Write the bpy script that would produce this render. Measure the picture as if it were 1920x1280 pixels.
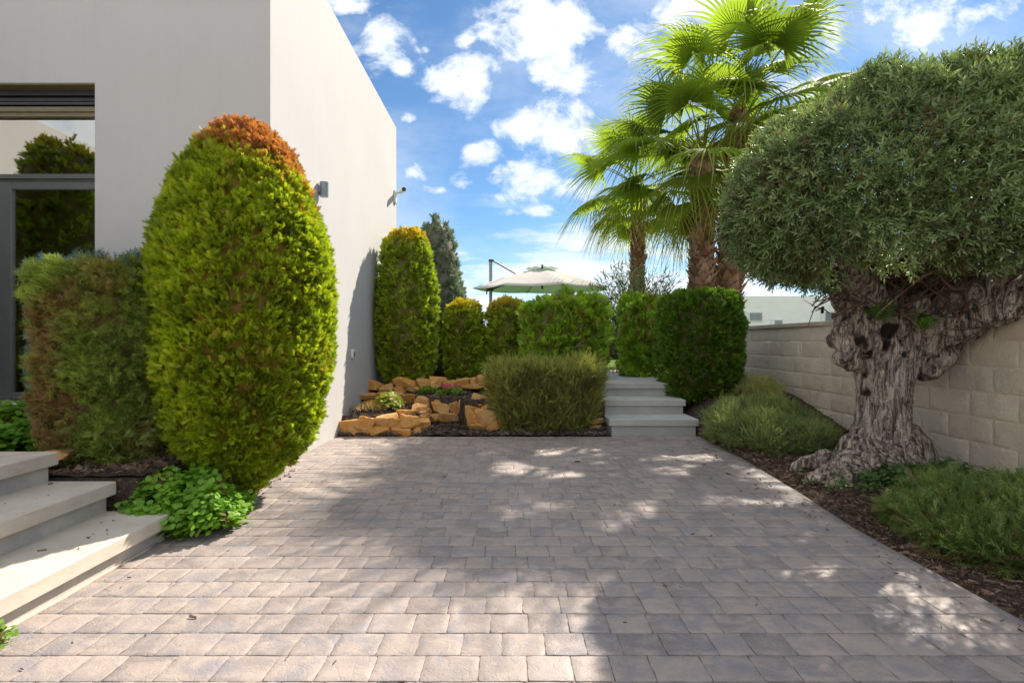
import bpy, math, random
import numpy as np
from mathutils import Vector, Matrix
R = math.radians
rng = np.random.default_rng(11)
random.seed(5)
for o in list(bpy.data.objects):
    bpy.data.objects.remove(o)
S = bpy.context.scene
COL = S.collection

# ------------------------------------------------------------------ camera, light, sky
F = 960.0          # focal length in pixels of a 1920 wide picture
CAMH = 1.1
cd = bpy.data.cameras.new('camera')
cam = bpy.data.objects.new('camera', cd)
COL.objects.link(cam)
cam.location = (0, 0, CAMH)
cam.rotation_euler = (R(90), 0, 0)
cd.lens = 18.0
cd.sensor_width = 36.0
cd.clip_start = 0.05
cd.clip_end = 3000
S.camera = cam

SUN_EL = 42.0
SUN_AZ = 33.5       # degrees from +Y (view direction) towards +X
sv = Vector((math.sin(R(SUN_AZ)) * math.cos(R(SUN_EL)), math.cos(R(SUN_AZ)) * math.cos(R(SUN_EL)), math.sin(R(SUN_EL))))
sd = bpy.data.lights.new('sun', 'SUN')
sd.energy = 4.5
sd.angle = R(0.53)
sd.color = (1.0, 0.91, 0.78)
so = bpy.data.objects.new('sun', sd)
COL.objects.link(so)
so.rotation_euler = sv.to_track_quat('Z', 'Y').to_euler()

W = bpy.data.worlds.new('World')
S.world = W
W.use_nodes = True
S.view_settings.view_transform = 'Standard'
S.view_settings.look = 'None'
S.view_settings.gamma = 1.0
S.view_settings.exposure = 1.17
S.render.resolution_x = 1024
S.render.resolution_y = 682


class NT:
    """small node helper"""
    def __init__(self, tree):
        self.t = tree
        self.n = tree.nodes
        self.l = tree.links

    def new(self, kind, **kw):
        n = self.n.new(kind)
        for k, v in kw.items():
            setattr(n, k, v)
        return n

    def put(self, sock, val):
        if isinstance(val, bpy.types.NodeSocket):
            self.l.new(val, sock)
        elif val is not None:
            sock.default_value = val

    def m(self, op, a, b=None, c=None, clamp=False):
        n = self.new('ShaderNodeMath', operation=op, use_clamp=clamp)
        self.put(n.inputs[0], a)
        if b is not None:
            self.put(n.inputs[1], b)
        if c is not None:
            self.put(n.inputs[2], c)
        return n.outputs[0]

    def mix(self, f, a, b, mode='MIX'):
        n = self.new('ShaderNodeMix', data_type='RGBA', blend_type=mode)
        n.clamp_factor = True
        self.put(n.inputs[0], f)
        for s, v in ((n.inputs[6], a), (n.inputs[7], b)):
            if isinstance(v, tuple) and len(v) == 3:
                v = (*v, 1)
            self.put(s, v)
        return n.outputs[2]

    def noise(self, vec, scale, detail=4, rough=0.55, dist=0.0, out=0):
        n = self.new('ShaderNodeTexNoise')
        if vec is not None:
            self.l.new(vec, n.inputs['Vector'])
        n.inputs['Scale'].default_value = scale
        n.inputs['Detail'].default_value = detail
        n.inputs['Roughness'].default_value = rough
        n.inputs['Distortion'].default_value = dist
        return n.outputs[out]

    def rng(self, v, a, b, c=0.0, d=1.0, smooth=True):
        n = self.new('ShaderNodeMapRange')
        n.interpolation_type = 'SMOOTHSTEP' if smooth else 'LINEAR'
        self.put(n.inputs[0], v)
        for i, x in enumerate((a, b, c, d)):
            self.put(n.inputs[1 + i], x)
        return n.outputs[0]

    def mapping(self, vec, scale=(1, 1, 1), rot=(0, 0, 0), loc=(0, 0, 0)):
        n = self.new('ShaderNodeMapping')
        self.l.new(vec, n.inputs[0])
        n.inputs['Scale'].default_value = scale
        n.inputs['Rotation'].default_value = rot
        n.inputs['Location'].default_value = loc
        return n.outputs[0]

    def attr(self, name):
        n = self.new('ShaderNodeAttribute', attribute_name=name)
        return n.outputs['Fac']

    def bump(self, h, strength=0.3, dist=0.01):
        n = self.new('ShaderNodeBump')
        n.inputs['Strength'].default_value = strength
        n.inputs['Distance'].default_value = dist
        self.l.new(h, n.inputs['Height'])
        return n.outputs[0]


# ---- sky: physical sky with cumulus puffs laid out by compass direction
w = NT(W.node_tree)
w.n.clear()
sky = w.new('ShaderNodeTexSky', sky_type='NISHITA')
sky.sun_disc = False
sky.sun_elevation = R(SUN_EL)
sky.sun_rotation = R(SUN_AZ)
sky.air_density = 1.0
sky.dust_density = 0.12
sky.ozone_density = 2.5
tc = w.new('ShaderNodeTexCoord')
sp = w.new('ShaderNodeSeparateXYZ')
w.l.new(tc.outputs['Generated'], sp.inputs[0])
ay = w.m('MAXIMUM', w.m('ABSOLUTE', sp.outputs[1]), 0.08)
U = w.m('DIVIDE', sp.outputs[0], ay)
V = w.m('DIVIDE', sp.outputs[2], ay)
cmb = w.new('ShaderNodeCombineXYZ')
w.l.new(U, cmb.inputs[0])
w.l.new(V, cmb.inputs[1])
uv = cmb.outputs[0]
wob = w.noise(uv, 6.0, 4, 0.6, out=1)
# (x, y, rx, ry, weight) of each cloud group, in the 1920 px picture plane of azimuth/elevation
CL = [(1040, 60, 105, 90, 1.15), (1090, 140, 50, 40, .9), (1165, 80, 75, 45, .9), (890, 150, 95, 48, 1.05), (870, 75, 22, 18, .9), (720, 70, 38, 50, .85),
      (655, 10, 50, 20, .8), (760, 130, 25, 18, .9), (1040, 240, 110, 55, 1.05), (905, 280, 50, 26, .85), (770, 222, 25, 14, .8),
      (1010, 340, 72, 44, 1.0), (870, 340, 30, 14, .8), (930, 372, 28, 14, .7), (1030, 392, 50, 14, .8), (815, 357, 30, 9, .7),
      (770, 320, 24, 14, .6), (1078, 463, 30, 15, 1.0), (1310, 20, 90, 50, .9), (1700, 30, 110, 45, 1.0), (1830, 20, 90, 35, .9),
      (1600, 165, 110, 30, .9), (1480, 90, 120, 50, .6), (1240, 400, 90, 26, .9), (1110, 440, 70, 10, .6), (950, 400, 30, 8, .6),
      (1280, 300, 60, 30, .6), (1190, 150, 25, 12, .6), (800, 95, 22, 10, .6), (730, 200, 16, 10, .6), (1130, 195, 30, 10, .7)]
acc = None
for (cx, cy, rx, ry, wt) in CL:
    u0, v0, a, b = (cx - 960) / F, (640 - cy) / F, F / rx, F / ry
    du = w.m('MULTIPLY', w.m('SUBTRACT', U, u0), a)
    dv = w.m('MULTIPLY', w.m('SUBTRACT', V, v0), b)
    d2 = w.m('ADD', w.m('MULTIPLY', du, du), w.m('MULTIPLY', dv, dv))
    g = w.m('MULTIPLY', w.m('POWER', 2.718, w.m('MULTIPLY', d2, -0.75)), wt)
    acc = g if acc is None else w.m('MAXIMUM', acc, g)
n1 = w.noise(w.mapping(uv, (1, 1.25, 1)), 9.0, 9, 0.62, 0.25)
n2 = w.noise(w.mapping(uv, (1, 1.6, 1), loc=(3.1, 1.7, 0)), 3.0, 5, 0.6)
dens = w.m('ADD', w.m('MULTIPLY', acc, 0.55), w.m('MULTIPLY', w.m('SUBTRACT', n1, 0.5), 1.9))
dens = w.m('ADD', dens, w.m('MULTIPLY', w.m('SUBTRACT', n2, 0.5), 0.25))
cmask = w.rng(dens, 0.16, 0.58)
# low layer: streaky cloud bank near the horizon
n3 = w.noise(w.mapping(uv, (1, 5.0, 1), loc=(0.3, 0, 0)), 3.2, 7, 0.6, 0.2)
low = w.rng(V, 0.02, 0.24, 1.0, 0.0)
lowm = w.m('MULTIPLY', w.rng(w.m('ADD', n3, w.m('MULTIPLY', low, 0.24)), 0.47, 0.70), w.rng(V, 0.16, 0.36, 0.92, 0.0))
# thin veil
n4 = w.noise(w.mapping(uv, (1, 1.8, 1), loc=(1.3, 0.2, 0)), 2.2, 6, 0.6)
veil = w.m('MULTIPLY', w.rng(n4, 0.38, 0.70), 0.34)
back = w.m('MAXIMUM', w.rng(sp.outputs[1], 0.05, -0.35), w.rng(sp.outputs[2], 0.74, 0.9))  # unseen cloud cover behind and overhead, added to raise the ambient light
backm = w.m('MULTIPLY', back, w.rng(w.noise(tc.outputs['Generated'], 3.0, 6, 0.6), 0.28, 0.48, 0.0, 0.97))
mask = w.m('MAXIMUM', w.m('MAXIMUM', w.m('MULTIPLY', cmask, 0.97), lowm), w.m('MAXIMUM', veil, backm), clamp=True)
shade = w.m('MULTIPLY', w.rng(dens, 0.50, 1.1), w.rng(w.noise(uv, 7.0, 4, 0.6), 0.38, 0.62))
ccol = w.mix(w.m('MULTIPLY', shade, 0.9), (0.90, 0.95, 1.0), (0.52, 0.60, 0.72))
bg1 = w.new('ShaderNodeBackground')
skyc = w.mix(1.0, sky.outputs[0], (0.62, 0.82, 0.93), 'MULTIPLY')
w.l.new(skyc, bg1.inputs[0])
bg1.inputs[1].default_value = 0.066
bg2 = w.new('ShaderNodeBackground')
w.l.new(ccol, bg2.inputs[0])
bg2.inputs[1].default_value = 0.54
ms = w.new('ShaderNodeMixShader')
w.l.new(mask, ms.inputs[0])
w.l.new(bg1.outputs[0], ms.inputs[1])
w.l.new(bg2.outputs[0], ms.inputs[2])
wo = w.new('ShaderNodeOutputWorld')
w.l.new(ms.outputs[0], wo.inputs[0])


# ------------------------------------------------------------------ helpers
def at(x, y, Y):
    return Vector(((x - 960) * Y / F, Y, CAMH - (y - 640) * Y / F))


def tag(o, label=None, cat=None, group=None, kind=None):
    if label: o['label'] = label
    if cat: o['category'] = cat
    if group: o['group'] = group
    if kind: o['kind'] = kind
    return o


def empty(name, loc, label=None, cat=None, group=None):
    o = bpy.data.objects.new(name, None)
    o.empty_display_size = 0.1
    COL.objects.link(o)
    o.location = loc
    return tag(o, label, cat, group)


def link(name, me, mat, parent=None):
    o = bpy.data.objects.new(name, me)
    COL.objects.link(o)
    if mat is not None and len(me.materials) == 0:
        me.materials.append(mat)
    if parent is not None:
        o.parent = parent
        o.matrix_parent_inverse = Matrix.Translation(-parent.location)
    return o


def npmesh(name, V, Fc, mat, parent=None, attrs=None, smooth=False):
    """V (n,3), Fc (m,k) one face size, or list of such arrays"""
    if not isinstance(Fc, list):
        Fc = [Fc]
    me = bpy.data.meshes.new(name)
    V = np.ascontiguousarray(V, dtype=np.float32)
    me.vertices.add(len(V))
    me.vertices.foreach_set('co', V.ravel())
    loops = np.concatenate([f.ravel() for f in Fc]).astype(np.int32)
    tot = np.concatenate([np.full(len(f), f.shape[1]) for f in Fc])
    start = np.concatenate([[0], np.cumsum(tot)[:-1]]).astype(np.int32)
    me.loops.add(len(loops))
    me.loops.foreach_set('vertex_index', loops)
    me.polygons.add(len(tot))
    me.polygons.foreach_set('loop_start', start)
    me.update(calc_edges=True)
    me.validate()
    if attrs:
        for k, a in attrs.items():
            at_ = me.attributes.new(k, 'FLOAT', 'POINT')
            at_.data.foreach_set('value', np.ascontiguousarray(a, dtype=np.float32))
    if smooth:
        me.polygons.foreach_set('use_smooth', np.ones(len(tot), dtype=bool))
    return link(name, me, mat, parent)


class MB:
    """mesh builder: boxes, tubes, quads"""
    def __init__(self):
        self.v = []
        self.f = []

    def quad(self, *p):
        i = len(self.v)
        self.v += [tuple(q) for q in p]
        self.f.append(tuple(range(i, i + len(p))))

    def box(self, x0, x1, y0, y1, z0, z1, bev=0.0):
        if bev <= 0:
            i = len(self.v)
            for z in (z0, z1):
                self.v += [(x0, y0, z), (x1, y0, z), (x1, y1, z), (x0, y1, z)]
            self.f += [(i, i + 3, i + 2, i + 1), (i + 4, i + 5, i + 6, i + 7), (i, i + 1, i + 5, i + 4), (i + 1, i + 2, i + 6, i + 5),
                       (i + 2, i + 3, i + 7, i + 6), (i + 3, i, i + 4, i + 7)]
            return
        b = bev
        rings = []
        for z, s in ((z0, b), (z0 + b, 0), (z1 - b, 0), (z1, b)):
            i = len(self.v)
            xa, xb, ya, yb = x0 + s, x1 - s, y0 + s, y1 - s
            c = b if s == 0 else b * 0.5
            self.v += [(xa + c, ya, z), (xb - c, ya, z), (xb, ya + c, z), (xb, yb - c, z), (xb - c, yb, z), (xa + c, yb, z), (xa, yb - c, z), (xa, ya + c, z)]
            rings.append(i)
        self.f.append(tuple(reversed(range(rings[0], rings[0] + 8))))
        self.f.append(tuple(range(rings[3], rings[3] + 8)))
        for a, c in zip(rings, rings[1:]):
            for k in range(8):
                k2 = (k + 1) % 8
                self.f.append((a + k, a + k2, c + k2, c + k))

    def tube(self, pts, rad, n=8, cap=True):
        pts = [Vector(p) for p in pts]
        if not hasattr(rad, '__len__'):
            rad = [rad] * len(pts)
        prev = None
        base = len(self.v)
        u = None
        for i, p in enumerate(pts):
            d = (pts[min(i + 1, len(pts) - 1)] - pts[max(i - 1, 0)])
            if d.length < 1e-9:
                d = Vector((0, 0, 1))
            d.normalize()
            if u is None:
                u = d.orthogonal().normalized()
            else:
                u = (u - d * u.dot(d))
                u = u.normalized() if u.length > 1e-6 else d.orthogonal().normalized()
            vv = d.cross(u)
            for k in range(n):
                a = 2 * math.pi * k / n
                self.v.append(tuple(p + (u * math.cos(a) + vv * math.sin(a)) * rad[i]))
        for i in range(len(pts) - 1):
            for k in range(n):
                k2 = (k + 1) % n
                a = base + i * n
                self.f.append((a + k, a + k2, a + n + k2, a + n + k))
        if cap:
            self.f.append(tuple(reversed(range(base, base + n))))
            e = base + (len(pts) - 1) * n
            self.f.append(tuple(range(e, e + n)))

    def build(self, name, mat, parent=None, smooth=False):
        me = bpy.data.meshes.new(name)
        me.from_pydata(self.v, [], self.f)
        me.update()
        if smooth:
            for p in me.polygons: p.use_smooth = True
        return link(name, me, mat, parent)


# vectorised value noise
def _hash(ix, iy, iz, seed):
    h = (ix * 374761393 + iy * 668265263 + iz * 2147483647 + seed * 1274126177) & 0xFFFFFFFF
    h = ((h ^ (h >> 13)) * 1103515245) & 0xFFFFFFFF
    h = ((h ^ (h >> 16)) * 2654435761) & 0xFFFFFFFF
    return (h & 0xFFFFFF) / float(0xFFFFFF)


def vn(P, seed=0):
    P = np.asarray(P, dtype=np.float64)
    I = np.floor(P).astype(np.int64)
    f = P - I
    f = f * f * (3 - 2 * f)
    out = 0
    for dx in (0, 1):
        for dy in (0, 1):
            for dz in (0, 1):
                wgt = (f[:, 0] if dx else 1 - f[:, 0]) * (f[:, 1] if dy else 1 - f[:, 1]) * (f[:, 2] if dz else 1 - f[:, 2])
                out = out + wgt * _hash(I[:, 0] + dx, I[:, 1] + dy, I[:, 2] + dz, seed)
    return out * 2 - 1


def fbm(P, octv=4, seed=0, gain=0.5):
    s, a, t = 0, 1.0, 0
    P = np.asarray(P, dtype=np.float64)
    for i in range(octv):
        s = s + a * vn(P * (2.03 ** i) + 17.3 * i, seed + i)
        t += a
        a *= gain
    return s / t


def nrm(a):
    return a / np.maximum(np.linalg.norm(a, axis=1, keepdims=True), 1e-9)


def frames(D, roll=None):
    """rotation matrices whose Y axis is D (template length axis), random roll"""
    n = len(D)
    D = nrm(D)
    ref = rng.normal(size=(n, 3)) if roll is None else roll
    X = nrm(np.cross(ref, D))
    Z = np.cross(X, D)
    return np.stack([X, D, Z], axis=2)      # columns


def scatter(T, TF, P, M, sc):
    """T (k,3) template, TF list of faces arrays, P (n,3), M (n,3,3), sc (n,) -> verts, faces"""
    k = len(T)
    n = len(P)
    Vv = np.einsum('nij,kj->nki', M, T) * np.asarray(sc).reshape(-1, 1, 1) + P[:, None, :]
    fs = []
    for tf in (TF if isinstance(TF, list) else [TF]):
        f = tf[None] + (np.arange(n) * k)[:, None, None]
        fs.append(f.reshape(-1, tf.shape[1]))
    return Vv.reshape(-1, 3), fs


# ---- leaf templates (length axis Y, unit length)
def tmpl_spray(nb=5, spread=0.42, wid=0.075, curl=0.12, seed=0):
    """flat conifer spray: stem with side blades, triangles"""
    r = np.random.default_rng(seed)
    v, f = [], []

    def blade(x, y, a, L, wd, z=0):
        i = len(v)
        dx, dy = math.sin(a), math.cos(a)
        v.extend([(x - dy * wd, y + dx * wd, z), (x + dy * wd, y - dx * wd, z), (x + dx * L, y + dy * L, z + curl * L * r.normal() * 1.5)])
        f.append((i, i + 1, i + 2))
    blade(0, 0, 0, 1.0, wid)
    for k in range(nb):
        t = 0.05 + 0.8 * k / nb
        for s in (-1, 1):
            blade(0, t, s * (0.55 + 0.25 * r.random()), spread * (1.05 - t * 0.6) * (0.8 + 0.4 * r.random()), wid * 0.9, 0.02 * r.normal())
    return np.array(v), np.array(f)


def tmpl_needles(nb=14, wid=0.018, L=0.30, seed=1):
    """rosemary like sprig with needles all round"""
    r = np.random.default_rng(seed)
    v, f = [], []
    i = len(v)
    v += [(-wid * .7, 0, 0), (wid * .7, 0, 0), (0, 1, 0)]
    f.append((0, 1, 2))
    for k in range(nb):
        t = 0.08 + 0.9 * k / nb
        a = k * 2.4 + r.random()
        d = Vector((math.cos(a) * 0.62, 0.9, math.sin(a) * 0.62)).normalized()
        p = Vector((0, t, 0))
        sd_ = d.cross(Vector((0, 1, 0))).normalized() * wid
        i = len(v)
        l = L * (1.1 - 0.5 * t)
        v += [tuple(p - sd_), tuple(p + sd_), tuple(p + d * l)]
        f.append((i, i + 1, i + 2))
    return np.array(v), np.array(f)


def tmpl_olive(nl=10, seed=2, lw=0.062, ll=0.44):
    """twig with pairs of narrow leaves; each leaf a 4 vertex lozenge folded by two triangles"""
    r = np.random.default_rng(seed)
    v, f = [], []
    v += [(-.012, 0, 0), (.012, 0, 0), (0, 1, 0)]
    f.append((0, 1, 2))
    for k in range(nl):
        t = 0.1 + 0.88 * k / nl
        a = (k % 2) * math.pi + (k // 2) * 1.4 + r.normal() * 0.3
        d = Vector((math.cos(a), 0.75 + 0.4 * r.random(), math.sin(a))).normalized()
        p = Vector((0, t, 0))
        s = d.cross(Vector((r.normal() * .5, 1, r.normal() * .5))).normalized() * lw
        l = ll * (0.75 + 0.5 * r.random())
        nn = s.cross(d).normalized() * 0.02
        i = len(v)
        v += [tuple(p), tuple(p + d * l * .45 + s + nn), tuple(p + d * l), tuple(p + d * l * .45 - s + nn)]
        f += [(i, i + 1, i + 2), (i, i + 2, i + 3)]
    return np.array(v), np.array(f)


def tmpl_broad(nl=6, seed=3, lw=0.2, ll=0.42):
    r = np.random.default_rng(seed)
    v, f = [(-.01, 0, 0), (.01, 0, 0), (0, 1, 0)], [(0, 1, 2)]
    for k in range(nl):
        t = 0.25 + 0.75 * k / nl
        a = k * 2.4 + r.random()
        d = Vector((math.cos(a), 0.25 + 0.3 * r.random(), math.sin(a))).normalized()
        p = Vector((0, t, 0)) + d * 0.12
        s = d.cross(Vector((0, 1, 0))).normalized() * lw
        n_ = s.cross(d).normalized() * 0.05
        l = ll * (0.8 + 0.4 * r.random())
        i = len(v)
        v += [tuple(p), tuple(p + d * l * .3 + s * .9 - n_), tuple(p + d * l * .72 + s * .7 - n_), tuple(p + d * l - n_ * 2), tuple(p + d * l * .72 - s * .7 - n_), tuple(p + d * l * .3 - s * .9 - n_)]
        for q in range(1, 5):
            f.append((i, i + q, i + q + 1))
    return np.array(v), np.array(f)


# ------------------------------------------------------------------ materials
MATS = {}


def mat_new(name):
    m = bpy.data.materials.new(name)
    m.use_nodes = True
    nt = NT(m.node_tree)
    nt.n.clear()
    out = nt.new('ShaderNodeOutputMaterial')
    MATS[name] = m
    return m, nt, out


def pbsdf(nt, out, col, rough=0.7, normal=None, spec=0.3, metal=0.0):
    b = nt.new('ShaderNodeBsdfPrincipled')
    if isinstance(col, tuple):
        col = (*col[:3], 1)
    nt.put(b.inputs['Base Color'], col)
    nt.put(b.inputs['Roughness'], rough)
    nt.put(b.inputs['Metallic'], metal)
    nt.put(b.inputs['Specular IOR Level'], spec)
    if normal is not None:
        nt.l.new(normal, b.inputs['Normal'])
    nt.l.new(b.outputs[0], out.inputs[0])
    return b


def plain(name, col, rough=0.6, spec=0.3, metal=0.0, var=0.12, scale=18, bump=0.0, bscale=120):
    m, nt, out = mat_new(name)
    co = nt.new('ShaderNodeTexCoord').outputs['Object']
    nz = nt.noise(co, scale, 5, 0.6)
    c = nt.mix(nt.rng(nz, 0.3, 0.7), tuple(x * (1 - var) for x in col), tuple(min(1, x * (1 + var)) for x in col))
    nrmv = nt.bump(nt.noise(co, bscale, 4, 0.6), bump, 0.004) if bump else None
    pbsdf(nt, out, c, rough, nrmv, spec, metal)
    return m


def leafmat(name, dark, light, dead=(0.16, 0.075, 0.03), tip=None, trans=0.35, rough=0.5, clump=3.0, tcol=1.5, spec=0.35):
    """foliage: per sprig random tint x clump noise, 'dead' attribute blends to dead colour, 'tip' attribute to tip colour"""
    m, nt, out = mat_new(name)
    co = nt.new('ShaderNodeTexCoord').outputs['Object']
    t = nt.attr('tint')
    cl = nt.noise(co, clump, 3, 0.6)
    f = nt.m('ADD', nt.m('MULTIPLY', t, 0.6), nt.m('MULTIPLY', nt.rng(cl, 0.3, 0.7), 0.4))
    c = nt.mix(f, dark, light)
    if tip:
        c = nt.mix(nt.attr('tip'), c, tip)
    c = nt.mix(nt.attr('dead'), c, dead)
    b = nt.new('ShaderNodeBsdfPrincipled')
    nt.l.new(c, b.inputs['Base Color'])
    b.inputs['Roughness'].default_value = rough
    b.inputs['Specular IOR Level'].default_value = spec
    tr = nt.new('ShaderNodeBsdfTranslucent')
    c2 = nt.mix(1.0, c, (tcol, tcol * 1.02, tcol * 0.55), 'MULTIPLY')
    nt.l.new(c2, tr.inputs[0])
    mx = nt.new('ShaderNodeMixShader')
    mx.inputs[0].default_value = trans
    nt.l.new(b.outputs[0], mx.inputs[1])
    nt.l.new(tr.outputs[0], mx.inputs[2])
    nt.l.new(mx.outputs[0], out.inputs[0])
    return m


leafmat('lime_cypress', (0.088, 0.142, 0.011), (0.483, 0.590, 0.025), dead=(0.46, 0.19, 0.06), tip=(0.50, 0.42, 0.03), trans=0.38, clump=4)
leafmat('yellow_cypress', (0.090, 0.147, 0.015), (0.482, 0.605, 0.039), dead=(0.15, 0.08, 0.03), tip=(0.62, 0.42, 0.03), trans=0.35, clump=5)
leafmat('dark_cypress', (0.039, 0.093, 0.012), (0.200, 0.346, 0.029), dead=(0.14, 0.08, 0.025), tip=(0.26, 0.32, 0.025), trans=0.3, clump=5)
leafmat('thuja', (0.083, 0.167, 0.019), (0.477, 0.701, 0.057), dead=(0.36, 0.26, 0.12), tip=(0.42, 0.36, 0.03), trans=0.35, clump=5)
leafmat('juniper', (0.084, 0.123, 0.025), (0.366, 0.461, 0.080), dead=(0.27, 0.13, 0.07), tip=(0.40, 0.46, 0.06), trans=0.25, clump=4)
leafmat('blue_juniper', (0.081, 0.138, 0.132), (0.230, 0.345, 0.333), dead=(0.14, 0.09, 0.05), trans=0.2)
leafmat('grey_cypress', (0.097, 0.138, 0.103), (0.289, 0.372, 0.276), dead=(0.14, 0.09, 0.05), trans=0.2, clump=3)
leafmat('rosemary', (0.081, 0.110, 0.030), (0.429, 0.442, 0.110), dead=(0.17, 0.115, 0.055), tip=(0.36, 0.33, 0.07), trans=0.3, clump=4)
leafmat('ground_rosemary', (0.083, 0.122, 0.045), (0.409, 0.493, 0.171), dead=(0.14, 0.09, 0.05), tip=(0.50, 0.47, 0.19), trans=0.3, clump=4)  # tip tone doubles as painted sunlight on the wide creeping rosemary
leafmat('spreading_juniper', (0.057, 0.106, 0.028), (0.259, 0.345, 0.098), dead=(0.17, 0.09, 0.045), tip=(0.26, 0.36, 0.10), trans=0.3, clump=4)
leafmat('olive_leaf', (0.064, 0.106, 0.035), (0.335, 0.435, 0.185), dead=(0.12, 0.07, 0.035), tip=(0.17, 0.25, 0.06), trans=0.22, rough=0.38, clump=2.5)
leafmat('mint_leaf', (0.045, 0.150, 0.012), (0.270, 0.470, 0.050), dead=(0.16, 0.09, 0.04), trans=0.45, rough=0.45)
leafmat('oleander_leaf', (0.065, 0.130, 0.046), (0.208, 0.325, 0.104), dead=(0.14, 0.10, 0.05), trans=0.25, rough=0.4)
leafmat('palm_leaf', (0.085, 0.144, 0.020), (0.266, 0.370, 0.044), dead=(0.36, 0.27, 0.06), tip=(0.33, 0.36, 0.14), trans=0.58, rough=0.6, clump=1.2, tcol=1.25, spec=0.08)
leafmat('hedge_leaf', (0.04, 0.09, 0.02), (0.10, 0.18, 0.04), trans=0.2)
leafmat('petal', (0.55, 0.02, 0.16), (0.75, 0.06, 0.26), trans=0.3, tcol=1.2)
leafmat('red_petal', (0.60, 0.10, 0.03), (0.75, 0.35, 0.05), trans=0.3, tcol=1.2)
leafmat('succulent', (0.22, 0.30, 0.03), (0.50, 0.52, 0.07), dead=(0.45, 0.33, 0.12), trans=0.3, tcol=1.2)
leafmat('dry_grass', (0.35, 0.24, 0.09), (0.55, 0.40, 0.17), trans=0.25, tcol=1.2)
plain('rubber_black', (0.02, 0.02, 0.022), 0.5)
plain('twig', (0.115, 0.072, 0.048), 0.85, var=0.35, scale=25)
plain('white_plastic', (0.72, 0.72, 0.70), 0.4)
plain('grey_metal', (0.24, 0.26, 0.28), 0.35, metal=0.3)
plain('frame_metal', (0.11, 0.12, 0.12), 0.38, spec=0.5, var=0.05)
plain('head_box', (0.19, 0.165, 0.105), 0.5, var=0.08)
plain('reveal_paint', (0.21, 0.175, 0.11), 0.7, var=0.08)
plain('dark_metal', (0.045, 0.047, 0.05), 0.4, metal=0.2)
plain('interior_wall', (0.34, 0.28, 0.22), 0.8)
plain('interior_floor', (0.16, 0.13, 0.11), 0.35)
plain('window_standin', (0.75, 0.75, 0.72), 0.9)
plain('white_render', (0.84, 0.80, 0.79), 0.85, var=0.03, scale=2)


def mk_stucco():
    m, nt, out = mat_new('stucco')
    co = nt.new('ShaderNodeTexCoord').outputs['Object']
    big = nt.noise(co, 0.7, 4, 0.6)
    st = nt.noise(nt.mapping(co, (6, 6, 0.35)), 2.4, 5, 0.65)
    f = nt.m('ADD', nt.m('MULTIPLY', nt.rng(big, 0.3, 0.7), 0.5), nt.m('MULTIPLY', nt.rng(st, 0.4, 0.75), 0.22))
    c = nt.mix(f, (0.515, 0.503, 0.50), (0.462, 0.450, 0.446))
    zc = nt.new('ShaderNodeSeparateXYZ')
    nt.l.new(co, zc.inputs[0])
    dirt = nt.m('MULTIPLY', nt.rng(zc.outputs[2], 0.0, 0.55, 1.0, 0.0), nt.rng(nt.noise(co, 5, 5, 0.7), 0.35, 0.75))
    c = nt.mix(nt.m('MULTIPLY', dirt, 0.3), c, (0.42, 0.37, 0.31))
    g = nt.noise(co, 130, 3, 0.65)
    g2 = nt.noise(co, 38, 3, 0.6)
    h = nt.m('ADD', nt.m('MULTIPLY', g, 0.6), nt.m('MULTIPLY', g2, 0.4))
    pbsdf(nt, out, c, 0.88, nt.bump(h, 0.55, 0.006), 0.15)


mk_stucco()


def mk_concrete(name, a, b, stain, speck=0.25):
    m, nt, out = mat_new(name)
    co = nt.new('ShaderNodeTexCoord').outputs['Object']
    f = nt.rng(nt.noise(co, 3.5, 6, 0.62), 0.32, 0.68)
    c = nt.mix(f, a, b)
    s = nt.rng(nt.noise(nt.mapping(co, (1, 1, 3)), 7, 6, 0.7, 0.6), 0.52, 0.72)
    c = nt.mix(nt.m('MULTIPLY', s, 0.55), c, stain)
    sp_ = nt.rng(nt.noise(co, 220, 2, 0.5), 0.56, 0.72)
    c = nt.mix(nt.m('MULTIPLY', sp_, speck), c, (0.2, 0.18, 0.16))
    pbsdf(nt, out, c, 0.8, nt.bump(nt.noise(co, 90, 5, 0.7), 0.3, 0.004), 0.25)


mk_concrete('step_stone', (0.50, 0.435, 0.36), (0.59, 0.52, 0.43), (0.42, 0.34, 0.26))
mk_concrete('riser_stone', (0.36, 0.345, 0.32), (0.55, 0.51, 0.45), (0.50, 0.33, 0.16))
mk_concrete('back_step_stone', (0.42, 0.41, 0.39), (0.50, 0.49, 0.465), (0.36, 0.33, 0.30))
mk_concrete('coping_stone', (0.45, 0.38, 0.29), (0.55, 0.48, 0.38), (0.36, 0.30, 0.22))
mk_concrete('patio_stone', (0.42, 0.33, 0.28), (0.52, 0.42, 0.36), (0.36, 0.27, 0.22))


def mk_block():
    m, nt, out = mat_new('split_block')
    co = nt.new('ShaderNodeTexCoord').outputs['Object']
    t = nt.attr('tint')
    c = nt.mix(t, (0.66, 0.56, 0.43), (0.78, 0.68, 0.55))
    c = nt.mix(nt.rng(nt.noise(co, 3, 6, 0.7, 0.4), 0.45, 0.8), c, (0.52, 0.47, 0.40))
    c = nt.mix(nt.m('MULTIPLY', nt.attr('joint'), 0.6), c, (0.74, 0.60, 0.45))
    h = nt.noise(co, 34, 6, 0.7)
    pbsdf(nt, out, c, 0.9, nt.bump(h, 0.7, 0.02), 0.1)


mk_block()


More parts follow.
